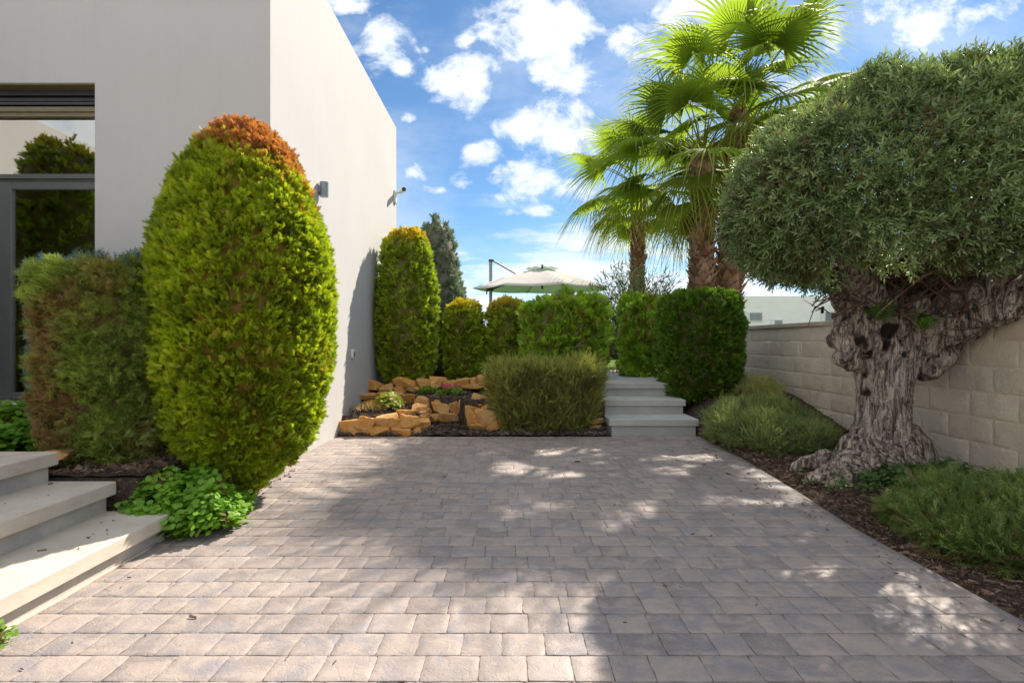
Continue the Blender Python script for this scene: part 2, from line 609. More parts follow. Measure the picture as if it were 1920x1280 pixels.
def mk_paver():
    m, nt, out = mat_new('stamped_concrete')
    co = nt.new('ShaderNodeTexCoord').outputs['Object']
    t = nt.attr('tint')
    c = nt.mix(t, (0.180, 0.152, 0.148), (0.305, 0.254, 0.232))
    mott = nt.rng(nt.noise(nt.mapping(co, (1, 1.3, 1)), 8, 6, 0.62, 0.8), 0.40, 0.62)
    c = nt.mix(nt.m('MULTIPLY', mott, 0.7), c, (0.360, 0.290, 0.250))
    cool = nt.rng(nt.noise(nt.mapping(co, (1, 1, 1), loc=(4, 2, 0)), 6.5, 6, 0.6, 0.6), 0.48, 0.66)
    c = nt.mix(nt.m('MULTIPLY', cool, 0.75), c, (0.190, 0.180, 0.200))
    veins = nt.rng(nt.noise(co, 26, 6, 0.7, 1.2), 0.55, 0.72)
    c = nt.mix(nt.m('MULTIPLY', veins, 0.5), c, (0.19, 0.165, 0.16))
    fine = nt.rng(nt.noise(co, 160, 3, 0.6), 0.35, 0.7)
    c = nt.mix(nt.m('MULTIPLY', fine, 0.28), c, (0.42, 0.36, 0.33))
    stain = nt.rng(nt.noise(nt.mapping(co, (1, .8, 1), loc=(9, 5, 0)), 0.9, 6, 0.7, 0.5), 0.50, 0.72)
    c = nt.mix(nt.m('MULTIPLY', stain, 0.40), c, (0.20, 0.165, 0.155))
    spots = nt.rng(nt.noise(co, 48, 2, 0.5), 0.74, 0.79)
    c = nt.mix(nt.m('MULTIPLY', spots, 0.5), c, (0.62, 0.58, 0.54))
    c = nt.mix(nt.m('MULTIPLY', nt.attr('vj'), 0.5), c, (0.42, 0.32, 0.25))
    c = nt.mix(nt.attr('joint'), c, (0.135, 0.108, 0.100))
    vor = nt.new('ShaderNodeTexVoronoi')
    vor.inputs['Scale'].default_value = 6.5
    vor.feature = 'DISTANCE_TO_EDGE'
    wv = nt.new('ShaderNodeVectorMath', operation='ADD')
    nn = nt.noise(co, 6, 4, 0.6, out=1)
    sc = nt.new('ShaderNodeVectorMath', operation='SCALE')
    nt.l.new(nn, sc.inputs[0]); sc.inputs['Scale'].default_value = 0.35
    nt.l.new(co, wv.inputs[0]); nt.l.new(sc.outputs[0], wv.inputs[1])
    nt.l.new(wv.outputs[0], vor.inputs['Vector'])
    crack = nt.rng(vor.outputs['Distance'], 0.0, 0.05)
    h1 = nt.noise(co, 10, 8, 0.68, 1.1)
    h = nt.m('ADD', nt.m('MULTIPLY', h1, 0.9), nt.m('MULTIPLY', crack, 0.10))
    h = nt.m('ADD', h, nt.m('MULTIPLY', nt.noise(co, 95, 4, 0.6), 0.12))
    rough = nt.rng(nt.noise(co, 9, 4, 0.6), 0.3, 0.7, 0.5, 0.72)
    b = pbsdf(nt, out, c, 0.6, nt.bump(h, 0.6, 0.013), 0.35)
    nt.l.new(rough, b.inputs['Roughness'])


mk_paver()


def mk_soil(name, a, b):
    m, nt, out = mat_new(name)
    co = nt.new('ShaderNodeTexCoord').outputs['Object']
    f = nt.rng(nt.noise(co, 22, 7, 0.75), 0.35, 0.65)
    c = nt.mix(f, a, b)
    v = nt.noise(co, 75, 5, 0.7)
    c = nt.mix(nt.rng(v, 0.56, 0.7), c, tuple(x * 2.4 for x in b))
    pbsdf(nt, out, c, 0.95, nt.bump(nt.m('ADD', nt.noise(co, 40, 6, 0.75), v), 0.9, 0.03), 0.1)


mk_soil('soil', (0.055, 0.040, 0.034), (0.125, 0.092, 0.076))
mk_soil('ground_earth', (0.16, 0.13, 0.09), (0.25, 0.21, 0.15))
mk_soil('lawn_ground', (0.06, 0.12, 0.02), (0.12, 0.22, 0.04))


def mk_tintmat(name, a, b, rough=0.85, bscale=60, bst=0.5, spec=0.15):
    m, nt, out = mat_new(name)
    co = nt.new('ShaderNodeTexCoord').outputs['Object']
    c = nt.mix(nt.attr('tint'), a, b)
    c = nt.mix(nt.rng(nt.noise(co, 30, 5, 0.7), 0.4, 0.75, 0, 0.45), c, tuple(x * 0.5 for x in a))
    pbsdf(nt, out, c, rough, nt.bump(nt.noise(co, bscale, 5, 0.7), bst, 0.01), spec)


mk_tintmat('mulch', (0.070, 0.045, 0.033), (0.32, 0.21, 0.15))
mk_tintmat('dark_mulch', (0.050, 0.038, 0.034), (0.25, 0.195, 0.17))
mk_tintmat('palm_bark', (0.17, 0.085, 0.045), (0.40, 0.27, 0.18), bscale=90, bst=0.6)


def mk_rock():
    m, nt, out = mat_new('sandstone')
    g = nt.new('ShaderNodeTexCoord').outputs['Object']
    oi = nt.new('ShaderNodeObjectInfo').outputs['Random']
    c = nt.mix(oi, (0.60, 0.30, 0.085), (0.72, 0.45, 0.20))
    c = nt.mix(nt.rng(nt.noise(g, 7, 6, 0.7, 0.4), 0.42, 0.7), c, (0.66, 0.29, 0.06))
    c = nt.mix(nt.rng(nt.noise(g, 15, 5, 0.7), 0.56, 0.74), c, (0.80, 0.62, 0.38))
    c = nt.mix(nt.rng(nt.noise(g, 28, 6, 0.75), 0.54, 0.70, 0, 0.75), c, (0.26, 0.12, 0.04))
    pbsdf(nt, out, c, 0.88, nt.bump(nt.noise(g, 24, 8, 0.75), 0.95, 0.03), 0.15)


mk_rock()


def mk_olivebark():
    m, nt, out = mat_new('olive_bark')
    co = nt.new('ShaderNodeTexCoord').outputs['Object']
    w1 = nt.noise(nt.mapping(co, (1, 1, 0.16)), 26, 8, 0.72, 0.7)
    w2 = nt.noise(nt.mapping(co, (1, 1, 0.3)), 70, 5, 0.7, 0.4)
    big = nt.noise(co, 3.2, 5, 0.65)
    w3 = nt.noise(nt.mapping(co, (1, 1, 0.10)), 48, 6, 0.7, 1.2)
    c = nt.mix(nt.rng(w1, 0.38, 0.60), (0.060, 0.044, 0.036), (0.56, 0.46, 0.385))
    c = nt.mix(nt.rng(big, 0.5, 0.75, 0, 0.4), c, (0.17, 0.090, 0.052))
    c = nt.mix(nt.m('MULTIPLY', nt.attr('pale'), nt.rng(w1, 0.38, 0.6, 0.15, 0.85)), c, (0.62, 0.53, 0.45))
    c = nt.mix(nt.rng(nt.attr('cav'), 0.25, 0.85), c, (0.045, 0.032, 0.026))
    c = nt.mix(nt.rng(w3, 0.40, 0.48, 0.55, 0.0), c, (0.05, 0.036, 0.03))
    h = nt.m('ADD', nt.m('MULTIPLY', w1, 1.0), nt.m('ADD', nt.m('MULTIPLY', w2, 0.35), nt.m('MULTIPLY', nt.rng(w3, 0.38, 0.50), 0.35)))
    pbsdf(nt, out, c, 0.9, nt.bump(h, 0.9, 0.022), 0.12)


mk_olivebark()


def mk_glass():
    m, nt, out = mat_new('window_glass')
    gl = nt.new('ShaderNodeBsdfGlossy')
    gl.inputs['Roughness'].default_value = 0.015
    gl.inputs['Color'].default_value = (0.92, 0.90, 0.82, 1)
    tr = nt.new('ShaderNodeBsdfTransparent')
    tr.inputs[0].default_value = (0.50, 0.47, 0.40, 1)
    fr = nt.new('ShaderNodeFresnel')
    fr.inputs[0].default_value = 1.5
    f = nt.m('ADD', nt.m('MULTIPLY', fr.outputs[0], 1.3), 0.48, clamp=True)
    mx = nt.new('ShaderNodeMixShader')
    nt.l.new(f, mx.inputs[0]); nt.l.new(tr.outputs[0], mx.inputs[1]); nt.l.new(gl.outputs[0], mx.inputs[2])
    nt.l.new(mx.outputs[0], out.inputs[0])


mk_glass()


def mk_canopy():
    m, nt, out = mat_new('canopy_cloth')
    co = nt.new('ShaderNodeTexCoord').outputs['Object']
    d = nt.new('ShaderNodeBsdfDiffuse')
    c = nt.mix(nt.rng(nt.noise(co, 3, 4, 0.6), 0.3, 0.7), (0.62, 0.58, 0.555), (0.68, 0.64, 0.61))
    nt.l.new(c, d.inputs[0])
    t = nt.new('ShaderNodeBsdfTranslucent')
    t.inputs[0].default_value = (0.40, 0.62, 0.52, 1)
    mx = nt.new('ShaderNodeMixShader')
    mx.inputs[0].default_value = 0.22
    nt.l.new(d.outputs[0], mx.inputs[1]); nt.l.new(t.outputs[0], mx.inputs[2]); nt.l.new(mx.outputs[0], out.inputs[0])


mk_canopy()
plain('hill_rock', (0.20, 0.20, 0.22), 0.95, scale=0.03, var=0.2)


# ------------------------------------------------------------------ ground, terraces
def sheet(name, x0, x1, y0, y1, z, mat, kind='structure', nx=1, ny=1, rough=0.0, seed=0, thick=0.0):
    gx, gy = np.meshgrid(np.linspace(x0, x1, nx + 1), np.linspace(y0, y1, ny + 1))
    P = np.stack([gx.ravel(), gy.ravel(), np.full(gx.size, z)], axis=1)
    if rough:
        P[:, 2] += rough * fbm(P * np.array([4, 4, 1]), 4, seed)
    i = np.arange(nx * ny)
    a = (i // nx) * (nx + 1) + i % nx
    Fc = np.stack([a, a + 1, a + nx + 2, a + nx + 1], axis=1)
    o = npmesh(name, P, Fc, MATS[mat], smooth=rough > 0)
    tag(o, kind=kind)
    return o


sheet('ground', -900, 900, -300, 1500, -0.06, 'ground_earth')

# driveway of stamped concrete: every stone is modelled, one mesh
DX0, DY0, DY1 = -1.93, -2.2, 5.93


def right_edge(y):
    return float(np.interp(y, [-3, 3.0, 3.7, 4.8, 7], [1.99, 2.02, 2.09, 2.17, 2.2]))


def driveway():
    V, Q, tint, joint, vj = [], [], [], [], []
    row = 0.1375
    y = DY0
    r = np.random.default_rng(4)
    ny = int((DY1 - DY0) / row)
    row = (DY1 - DY0) / ny
    for j in range(ny):
        ya = DY0 + j * row
        yb = ya + row
        x = (DX0 if yb <= 4.32 else -2.028) + 0.0
        xend = right_edge((ya + yb) / 2) - 0.035
        first = True
        while x < xend - 0.01:
            wd = r.choice([0.132, 0.15, 0.165, 0.178]) + r.normal() * 0.004
            if first:
                wd *= r.uniform(0.45, 1.0)
                first = False
            xb = min(x + wd, xend)
            if xend - xb < 0.06:
                xb = xend
            # outline points, 6 per side
            g = 0.0006
            N = 7
            tt = np.linspace(0, 1, N)[:-1]
            xs = np.concatenate([x + g + (xb - x - 2 * g) * tt, np.full(N - 1, xb - g), xb - g - (xb - x - 2 * g) * tt, np.full(N - 1, x + g)])
            ys = np.concatenate([np.full(N - 1, ya + g), ya + g + (yb - ya - 2 * g) * tt, np.full(N - 1, yb - g), yb - g - (yb - ya - 2 * g) * tt])
            n = len(xs)
            cx, cy = (x + xb) / 2, (ya + yb) / 2
            # round corners
            ux, uy = (xs - cx) / ((xb - x) / 2), (ys - cy) / ((yb - ya) / 2)
            corner = np.clip((np.abs(ux) + np.abs(uy) - 1.8) / 0.2, 0, 1)
            xs = xs - ux * corner * 0.0010
            ys = ys - uy * corner * 0.0010
            jit = r.normal(size=n) * 0.0010
            zt = r.normal() * 0.0005
            tiltx, tilty = r.normal() * 0.005, r.normal() * 0.006
            fade = float(np.clip(0.25 + ((x + xb) / 2 + 1.85) / 0.9, 0.25, 1))
            base = len(V)
            vert = (np.arange(n) // (N - 1)) % 2 == 1
            rings = ((0.0, -0.0040, 1.0), (0.0010, -0.0009, 0.45), (0.0026, 0.0, 0.0), (0.028, 0.0001, 0.0))
            tv = r.random()
            for (ins, z, jn) in rings:
                sx = np.sign(ux) * np.abs(ux) ** 3
                sy = np.sign(uy) * np.abs(uy) ** 3
                px = xs - sx * (ins + jit * (ins < 0.01))
                py = ys - sy * (ins + jit * (ins < 0.01))
                if ins > 0.02:
                    px = cx + (xs - cx) * (1 - 2 * ins / (xb - x + 1e-6) if xb - x > .08 else .5)
                    py = cy + (ys - cy) * (1 - 2 * ins / (yb - ya))
                pz = z + zt + (px - cx) * tiltx + (py - cy) * tilty
                if jn > .9:
                    pz = np.where(vert, -0.0014, -0.0048)
                V.extend(np.stack([px, py, pz], axis=1).tolist())
                tint.extend([tv] * n)
                joint.extend(np.where(vert, jn * (0.5 if cx > 0.2 else 0.12), jn * fade).tolist())
                vj.extend(np.where(vert, jn, 0.0).tolist())
            for k in range(3):
                for i in range(n):
                    i2 = (i + 1) % n
                    a = base + k * n
                    Q.append((a + i, a + i2, a + n + i2, a + n + i))
            # centre
            c = len(V)
            V.append([cx, cy, zt + r.normal() * 0.0004])
            tint.append(tv)
            joint.append(0)
            vj.append(0)
            a = base + 3 * n
            for i in range(0, n, 2):
                Q.append((a + i, a + i + 1, a + (i + 2) % n, c))
            x = xb
    # mortar bed under the stones and smooth borders
    def plate(x0, x1, y0, y1, z, jn, t):
        b = len(V)
        V.extend([[x0, y0, z], [x1, y0, z], [x1, y1, z], [x0, y1, z]])
        tint.extend([t] * 4)
        joint.extend([jn] * 4)
        vj.extend([0] * 4)
        Q.append((b, b + 1, b + 2, b + 3))
    ys = np.linspace(DY0, DY1, 60)
    for a, b in zip(ys[:-1], ys[1:]):
        xl = DX0 if b <= 4.4 else -2.03
        plate(xl, right_edge(b) - 0.02, a, b, -0.004, 0.6, 0.3)
    for a, b in zip(ys[:-1], ys[1:]):
        q = len(V)
        ra, rb = right_edge(a), right_edge(b)
        V.extend([[ra - 0.037, a, 0.0], [ra, a, 0.0], [rb, b, 0.0], [rb - 0.037, b, 0.0], [ra, a, -0.06], [rb, b, -0.06]])
        tint.extend([0.45] * 6)
        joint.extend([0.12] * 6)
        vj.extend([0] * 6)
        Q.append((q, q + 1, q + 2, q + 3))
        Q.append((q + 1, q + 4, q + 5, q + 2))
    o = npmesh('driveway', np.array(V), np.array(Q), MATS['stamped_concrete'], attrs={'tint': tint, 'joint': joint, 'vj': vj})
    tag(o, kind='structure')


driveway()


def flakes(name, label, cat, mat, pts, size=(0.01, 0.035), lift=0.01, flat=0.5):
    """small irregular chips"""
    n = len(pts)
    T = np.array([(-.26, -.8, 0), (.2, -.7, .05), (.26, .75, -.04), (-.18, .8, .06)])
    D = nrm(np.stack([rng.normal(size=n), rng.normal(size=n), rng.normal(size=n) * flat], axis=1))
    roll = np.stack([rng.normal(size=n) * flat, rng.normal(size=n) * flat, np.ones(n)], axis=1)
    roll = np.cross(D, roll)
    Mx = frames(D, roll)
    P = pts.copy()
    P[:, 2] += rng.random(n) * lift
    V_, F_ = scatter(T, np.array([(0, 1, 2, 3)]), P, Mx, rng.uniform(size[0], size[1], n) * (1 + (rng.random(n) > .93)))
    t = np.repeat(rng.random(n) ** 1.3, 4)
    o = npmesh(name, V_, F_, MATS[mat], attrs={'tint': t})
    tag(o, label, cat, kind='stuff')
    return o


# soil beds
def hgt_right(x, y):
    x = np.asarray(x); y = np.asarray(y)
    h = np.interp(y, [0, 3.4, 4.6, 5.6, 6.6, 7.6], [-0.012, 0.0, 0.03, 0.12, 0.38, 0.52])
    edge = np.clip((x - np.interp(y, [-3, 3.0, 3.7, 4.8, 7], [1.99, 2.02, 2.09, 2.17, 2.2])) / 0.35, 0, 1)
    mound = 0.10 * np.exp(-(((x - 3.1) / 0.5) ** 2 + ((y - 4.3) / 0.55) ** 2))
    return -0.03 + (h + 0.03) * (0.35 + 0.65 * edge) + mound


def bed(name, x0, x1, y0, y1, hf, mat, nx=60, ny=80, seed=0, amp=0.012):
    gx, gy = np.meshgrid(np.linspace(x0, x1, nx + 1), np.linspace(y0, y1, ny + 1))
    X, Y = gx.ravel(), gy.ravel()
    Z = hf(X, Y) + amp * fbm(np.stack([X * 14, Y * 14, X * 0], axis=1), 4, seed)
    i = np.arange(nx * ny)
    a = (i // nx) * (nx + 1) + i % nx
    Fc = np.stack([a, a + 1, a + nx + 2, a + nx + 1], axis=1)
    o = npmesh(name, np.stack([X, Y, Z], axis=1), Fc, MATS[mat], smooth=True)
    tag(o, kind='structure')


bed('soil_bed', 2.0, 3.72, -1.2, 9.5, lambda x, y: np.where(x < np.interp(y, [-3, 3.0, 3.7, 4.8, 7], [1.99, 2.02, 2.09, 2.17, 2.2]) + 0.005, -0.05, hgt_right(x, y)), 'soil', 70, 240, 3)


def hgt_left(x, y):
    """rock garden left of the stairs, X -2.03..1.14, Y 5.9..7.4"""
    x = np.asarray(x); y = np.asarray(y)
    row1 = (x < -1.12) & (y > 6.10)
    z = np.where(row1, 0.21, 0.015)
    m = np.interp(x, [-2.03, -1.2, -1.15, -0.7, -0.55, 1.2], [6.90, 6.90, 6.80, 6.72, 6.35, 6.35])
    z = np.where(y > m, 0.355, z)
    z = np.where(y > 7.32, 0.50, z)
    return z + 0.0 * x


bed('garden_soil', -2.03, 1.15, 5.93, 7.6, hgt_left, 'soil', 110, 70, 5, 0.014)
bed('entrance_soil', -6.5, -2.12, 2.93, 4.30, lambda x, y: 0.33 + 0.0 * x, 'soil', 60, 20, 6)
bed('border_soil', -2.14, -1.93, 2.90, 4.30, lambda x, y: 0.02 + 0.0 * x, 'soil', 8, 40, 7)

mb = MB()
mb.box(-6.5, -2.12, 2.915, 4.28, -0.05, 0.318)
tag(mb.build('entrance_bank', MATS['soil']), kind='structure')
# raised terrace behind (solid bank)
mb = MB()
mb.box(-60, 1.14, 7.58, 80, -0.05, 0.49)
mb.box(1.14, 2.2, 8.9, 80, -0.05, 0.49)
mb.box(2.2, 60, 9.4, 80, -0.05, 0.49)
tag(mb.build('terrace_ground', MATS['ground_earth']), kind='structure')
mb = MB()
mb.box(-2.0, 2.2, 8.9, 11.5, 0.44, 0.505)
tag(mb.build('patio', MATS['patio_stone']), kind='structure')
mb = MB()
mb.box(-20, 20, 11.6, 30, 0.44, 0.51)
tag(mb.build('lawn', MATS['lawn_ground']), kind='structure')

# mulch chips
n = 26000
P = np.stack([rng.uniform(2.02, 3.68, n), rng.uniform(1.2, 6.0, n) ** 1.0, np.zeros(n)], axis=1)
P = P[P[:, 0] > np.interp(P[:, 1], [-3, 3.0, 3.7, 4.8, 7], [1.99, 2.02, 2.09, 2.17, 2.2]) + 0.01 + 0.02 * rng.random(len(P))]
P[:, 2] = hgt_right(P[:, 0], P[:, 1]) + 0.006
flakes('bark_mulch', 'brown bark mulch and dry needles covering the bed along the block wall', 'mulch', 'mulch', P, (0.006, 0.023), 0.010, 0.35)
n = 9000
P = np.stack([rng.uniform(-2.0, 1.12, n), rng.uniform(5.95, 7.3, n), np.zeros(n)], axis=1)
P[:, 2] = hgt_left(P[:, 0], P[:, 1]) + 0.006
flakes('rock_garden_mulch', 'dark grey brown mulch between the sandstone rock rows', 'mulch', 'dark_mulch', P, (0.010, 0.036), 0.012, 0.4)
n = 2500
P = np.stack([rng.uniform(-3.6, -2.14, n), rng.uniform(2.95, 4.2, n), np.full(n, 0.338)], axis=1)
P2 = np.stack([rng.uniform(-2.12, -1.90, 700), rng.uniform(2.9, 4.3, 700), np.full(700, 0.022)], axis=1)
flakes('entrance_mulch', 'reddish brown mulch and dry litter under the clipped shrubs by the entrance', 'mulch', 'mulch', np.concatenate([P, P2]), (0.010, 0.034), 0.012, 0.4)
# litter on the driveway
n = 130
P = np.stack([rng.uniform(-1.8, 2.0, n), rng.uniform(1.3, 5.9, n), np.full(n, 0.003)], axis=1)
P3 = np.stack([1.99 - np.abs(rng.normal(size=160)) * 0.12, rng.uniform(1.4, 5.8, 160), np.full(160, 0.003)], axis=1)
P4 = np.stack([-1.89 + np.abs(rng.normal(size=140)) * 0.04, rng.uniform(2.85, 4.4, 140), np.full(140, 0.003)], axis=1)
P5 = np.stack([rng.uniform(-2.2, -1.92, 14), rng.uniform(1.4, 2.85, 14), np.full(14, 0.152)], axis=1)
P6 = np.stack([rng.uniform(-2.55, -2.26, 10), rng.uniform(2.0, 2.85, 10), np.full(10, 0.314)], axis=1)
flakes('leaf_litter', 'tiny dry leaves and chips scattered on the driveway and steps', 'litter', 'mulch', np.concatenate([P, P3, P4, P5, P6]), (0.005, 0.016), 0.004, 0.15)


# ------------------------------------------------------------------ house
HX, HY0, HY1, HZ = -2.03, 4.30, 8.98, 4.84
WX0, WX1, WZ0, WZ1 = -7.2, -3.503, 0.60, 3.27
house = empty('house', (-2.03, 4.3, 0), 'pale grey rendered modern villa with flat roof and tall aluminium sliding window', 'house')
mb = MB()
BX = -12.0
mb.box(WX1, HX, HY0, HY1, -0.05, HZ)                          # solid corner block incl. side wall
mb.box(BX, WX1, HY0, HY0 + 0.30, WZ1, HZ)                     # above window
mb.box(BX, WX0, HY0, HY0 + 0.30, -0.05, WZ1)
mb.box(WX0, WX1, HY0, HY0 + 0.30, -0.05, WZ0 - 0.04)
mb.box(BX, WX1, HY1 - 0.25, HY1, -0.05, HZ)                   # back wall
mb.box(BX, WX1, HY0 + 0.3, HY1 - 0.25, HZ - 0.35, HZ - 0.05)  # roof slab
mb.build('wall', MATS['stucco'], house)
mb = MB()
mb.box(-12.0, -8.2, -9, 4.28, -0.05, 4.9)
mb.build('side_wing', MATS['stucco'], house)
mb = MB()
mb.box(WX0, WX1 - 0.002, HY0 + 0.30, HY1 - 0.26, 0.50, 0.58)
mb.build('interior_floor', MATS['interior_floor'], house)
mb = MB()
mb.box(WX1 - 0.06, WX1 - 0.004, HY0 + 0.31, HY1 - 0.26, 0.58, HZ - 0.36)
mb.box(WX0 - 0.3, WX1 - 0.07, HY0 + 3.0, HY0 + 3.1, 0.58, HZ - 0.36)
mb.build('interior_wall', MATS['interior_wall'], house)
# reveal lining
mb = MB()
mb.box(WX0, WX1 - 0.001, HY0 + 0.004, HY0 + 0.29, WZ1 - 0.012, WZ1 + 0.002)
mb.build('reveal', MATS['reveal_paint'], house)
# window
win = empty('window_origin', (0, 0, 0))
bpy.data.objects.remove(win)
YF = HY0 + 0.14
kz = YF / F


def zz(y): return CAMH - (y - 640) * kz
def xx(x): return (x - 960) * kz


mb = MB()
mb.box(WX0, WX1 - 0.002, YF - 0.03, YF + 0.06, zz(180), WZ1 - 0.013)
frame = mb.build('window', MATS['frame_metal'], house)
# shutter slot: thin dark lips
mb = MB()
for i, (a, b, d) in enumerate(((177, 184, 0.05), (187, 193, 0.03), (196, 201, 0.045))):
    mb.box(WX0, WX1 - 0.003, YF - d, YF + 0.05, zz(b), zz(a))
mb.box(WX0, WX1 - 0.003, YF - 0.01, YF + 0.05, zz(203), zz(176) + 0.001)
mb.build('shutter_slot', MATS['dark_metal'], frame)
mb = MB()
mb.box(WX0, WX1 - 0.003, YF - 0.035, YF + 0.055, zz(222), zz(205))
mb.box(WX0, WX1 - 0.003, YF - 0.05, YF - 0.034, zz(214), zz(205) - 0.002)
mb.build('shutter_box', MATS['head_box'], frame)
mb = MB()
mb.box(WX0, WX1 - 0.003, YF - 0.04, YF + 0.05, zz(338), zz(329), 0.004)
mb.box(WX0, WX1 - 0.003, YF - 0.02, YF + 0.05, zz(342), zz(338) - 0.001)
mb.box(WX1 - 0.022, WX1 - 0.002, YF - 0.02, YF + 0.05, zz(329), zz(222))
mb.build('transom_bar', MATS['frame_metal'], frame)
for k, (xa, xb) in enumerate(((4, 192), (-330, 2))):
    mb = MB()
    yo = -0.03 + 0.045 * k
    Xa, Xb = xx(xa), min(xx(xb), WX1 - 0.002)
    st = xx(27) - xx(4)
    mb.box(Xa, Xa + st, YF + yo, YF + yo + 0.05, zz(748), zz(343), 0.004)
    mb.box(Xa + st + 0.001, Xb, YF + yo + 0.002, YF + yo + 0.05, zz(357), zz(343), 0.004)
    mb.box(Xa + st + 0.001, Xb, YF + yo + 0.002, YF + yo + 0.05, zz(748), zz(735), 0.004)
    if k == 1:
        mb.box(Xb - st, Xb - 0.001, YF + yo - 0.001, YF + yo + 0.049, zz(734.5), zz(357.5), 0.004)
    mb.build('sash', MATS['frame_metal'], frame)
    g = MB()
    g.box(Xa + st - 0.01, Xb, YF + yo + 0.022, YF + yo + 0.030, zz(736), zz(356))
    g.build('pane', MATS['window_glass'], frame)
g = MB()
g.box(WX0, WX1 - 0.023, YF + 0.002, YF + 0.010, zz(330), zz(221))
g.build('transom_pane', MATS['window_glass'], frame)
mb = MB()
mb.box(WX0, WX1 + 0.05, HY0 - 0.14, YF - 0.03, 0.53, 0.595, 0.006)
mb.build('sill', MATS['back_step_stone'], house)
mb = MB()  # white strip added in place of a bright window seen through the room
for i in range(14):
    x0 = -4.52 + i * 0.022
    mb.box(x0, x0 + 0.018, 4.75 + 0.02 * (i % 2), 4.77 + 0.02 * (i % 2), 0.6, 2.9)
tag(mb.build('window_standin', MATS['window_standin']), 'white pleated strip standing in for the bright window seen through the sliding glass', 'window_standin')

# wall lamp, camera, socket
wl = empty('wall_lamp', (-2.03, 5.38, 2.7), 'grey cylindrical wall lamp on the sunny side wall behind the big clipped shrub', 'lamp')
mb = MB()
mb.tube([(-1.975, 5.38, 2.62), (-1.975, 5.38, 2.77)], 0.045, 20)
mb.build('lamp_body', MATS['grey_metal'], wl)
mb = MB()
mb.box(-2.03, -2.0, 5.35, 5.41, 2.66, 2.73)
mb.build('bracket', MATS['grey_metal'], wl)
sc = empty('security_camera', (-2.03, 8.85, 3.6), 'small white security camera on a bracket at the far top corner of the house wall', 'camera')
cz = 1.1 + (640 - 360) * 8.85 / F
mb = MB()
mb.box(-2.03, -1.995, 8.78, 8.90, cz - 0.20, cz + 0.02, 0.006)
mb.build('wall_plate', MATS['white_plastic'], sc)
mb = MB()
mb.tube([(-2.0, 8.84, cz - 0.03), (-1.93, 8.84, cz + 0.01), (-1.90, 8.82, cz + 0.01)], 0.014, 8)
mb.build('arm', MATS['white_plastic'], sc)
mb = MB()
mb.tube([(-1.95, 8.92, cz + 0.03), (-1.83, 8.66, cz - 0.01)], 0.042, 14)
mb.build('camera_body', MATS['white_plastic'], sc)
mb = MB()
mb.tube([(-1.831, 8.662, cz - 0.010), (-1.824, 8.647, cz - 0.012)], 0.032, 14)
mb.build('lens', MATS['dark_metal'], sc)
sk = empty('outdoor_socket', (-2.03, 6.47, 0.96), 'small white outdoor power socket on the shaded patch of side wall', 'socket')
mb = MB()
mb.box(-2.03, -1.995, 6.43, 6.51, 0.89, 1.0, 0.008)
mb.build('socket_box', MATS['white_plastic'], sk)
mb = MB()
mb.box(-1.995, -1.99, 6.445, 6.495, 0.905, 0.965, 0.002)
mb.build('cover', MATS['grey_metal'], sk)

# entrance steps (run along the driveway, rise to the left)
es = empty('entrance_steps', (-1.93, 2.9, 0), 'three wide cream stone steps rising left from the driveway to the entrance', 'steps')
for i, (xn, zt) in enumerate(((-1.895, 0.150), (-2.235, 0.312), (-2.578, 0.475))):
    xin = xn - 0.42 if i < 2 else -8.15
    yf = 2.875 + 0.02 * i
    mb = MB()
    mb.box(xin, xn, -2.0, yf, zt - 0.075, zt, 0.005)
    mb.build('tread', MATS['step_stone'], es)
    mb = MB()
    mb.box(xin + 0.01, xn - 0.035, -2.0, yf - 0.03, (0 if i == 0 else zt - 0.165) - 0.03, zt - 0.0745)
    mb.build('riser', MATS['riser_stone'], es)
# mortar bead along the foot of the first step
mb = MB()
pts = [(-1.928 + 0.004 * math.sin(k * 1.7), -1.9 + k * 0.12, 0.002) for k in range(40)]
mb.tube(pts, 0.010, 6)
mb.build('mortar_bead', MATS['coping_stone'], es, True)

# garden stairs
gs = empty('garden_stairs', (1.66, 6.03, 0), 'three pale grey concrete garden steps between the rosemary bush and clipped cypress', 'steps')
for i, (yn, zt, yb) in enumerate(((6.00, 0.187, 6.50), (6.44, 0.366, 6.93), (6.88, 0.545, 9.0))):
    mb = MB()
    mb.box(1.14, 2.19 - 0.002 * i, yn, yb, zt - 0.078, zt, 0.005)
    mb.build('tread', MATS['back_step_stone'], gs)
    mb = MB()
    mb.box(1.175, 2.165 - 0.002 * i, yn + 0.035, yb - 0.012, -0.04, zt - 0.0775)
    mb.build('riser', MATS['back_step_stone'], gs)


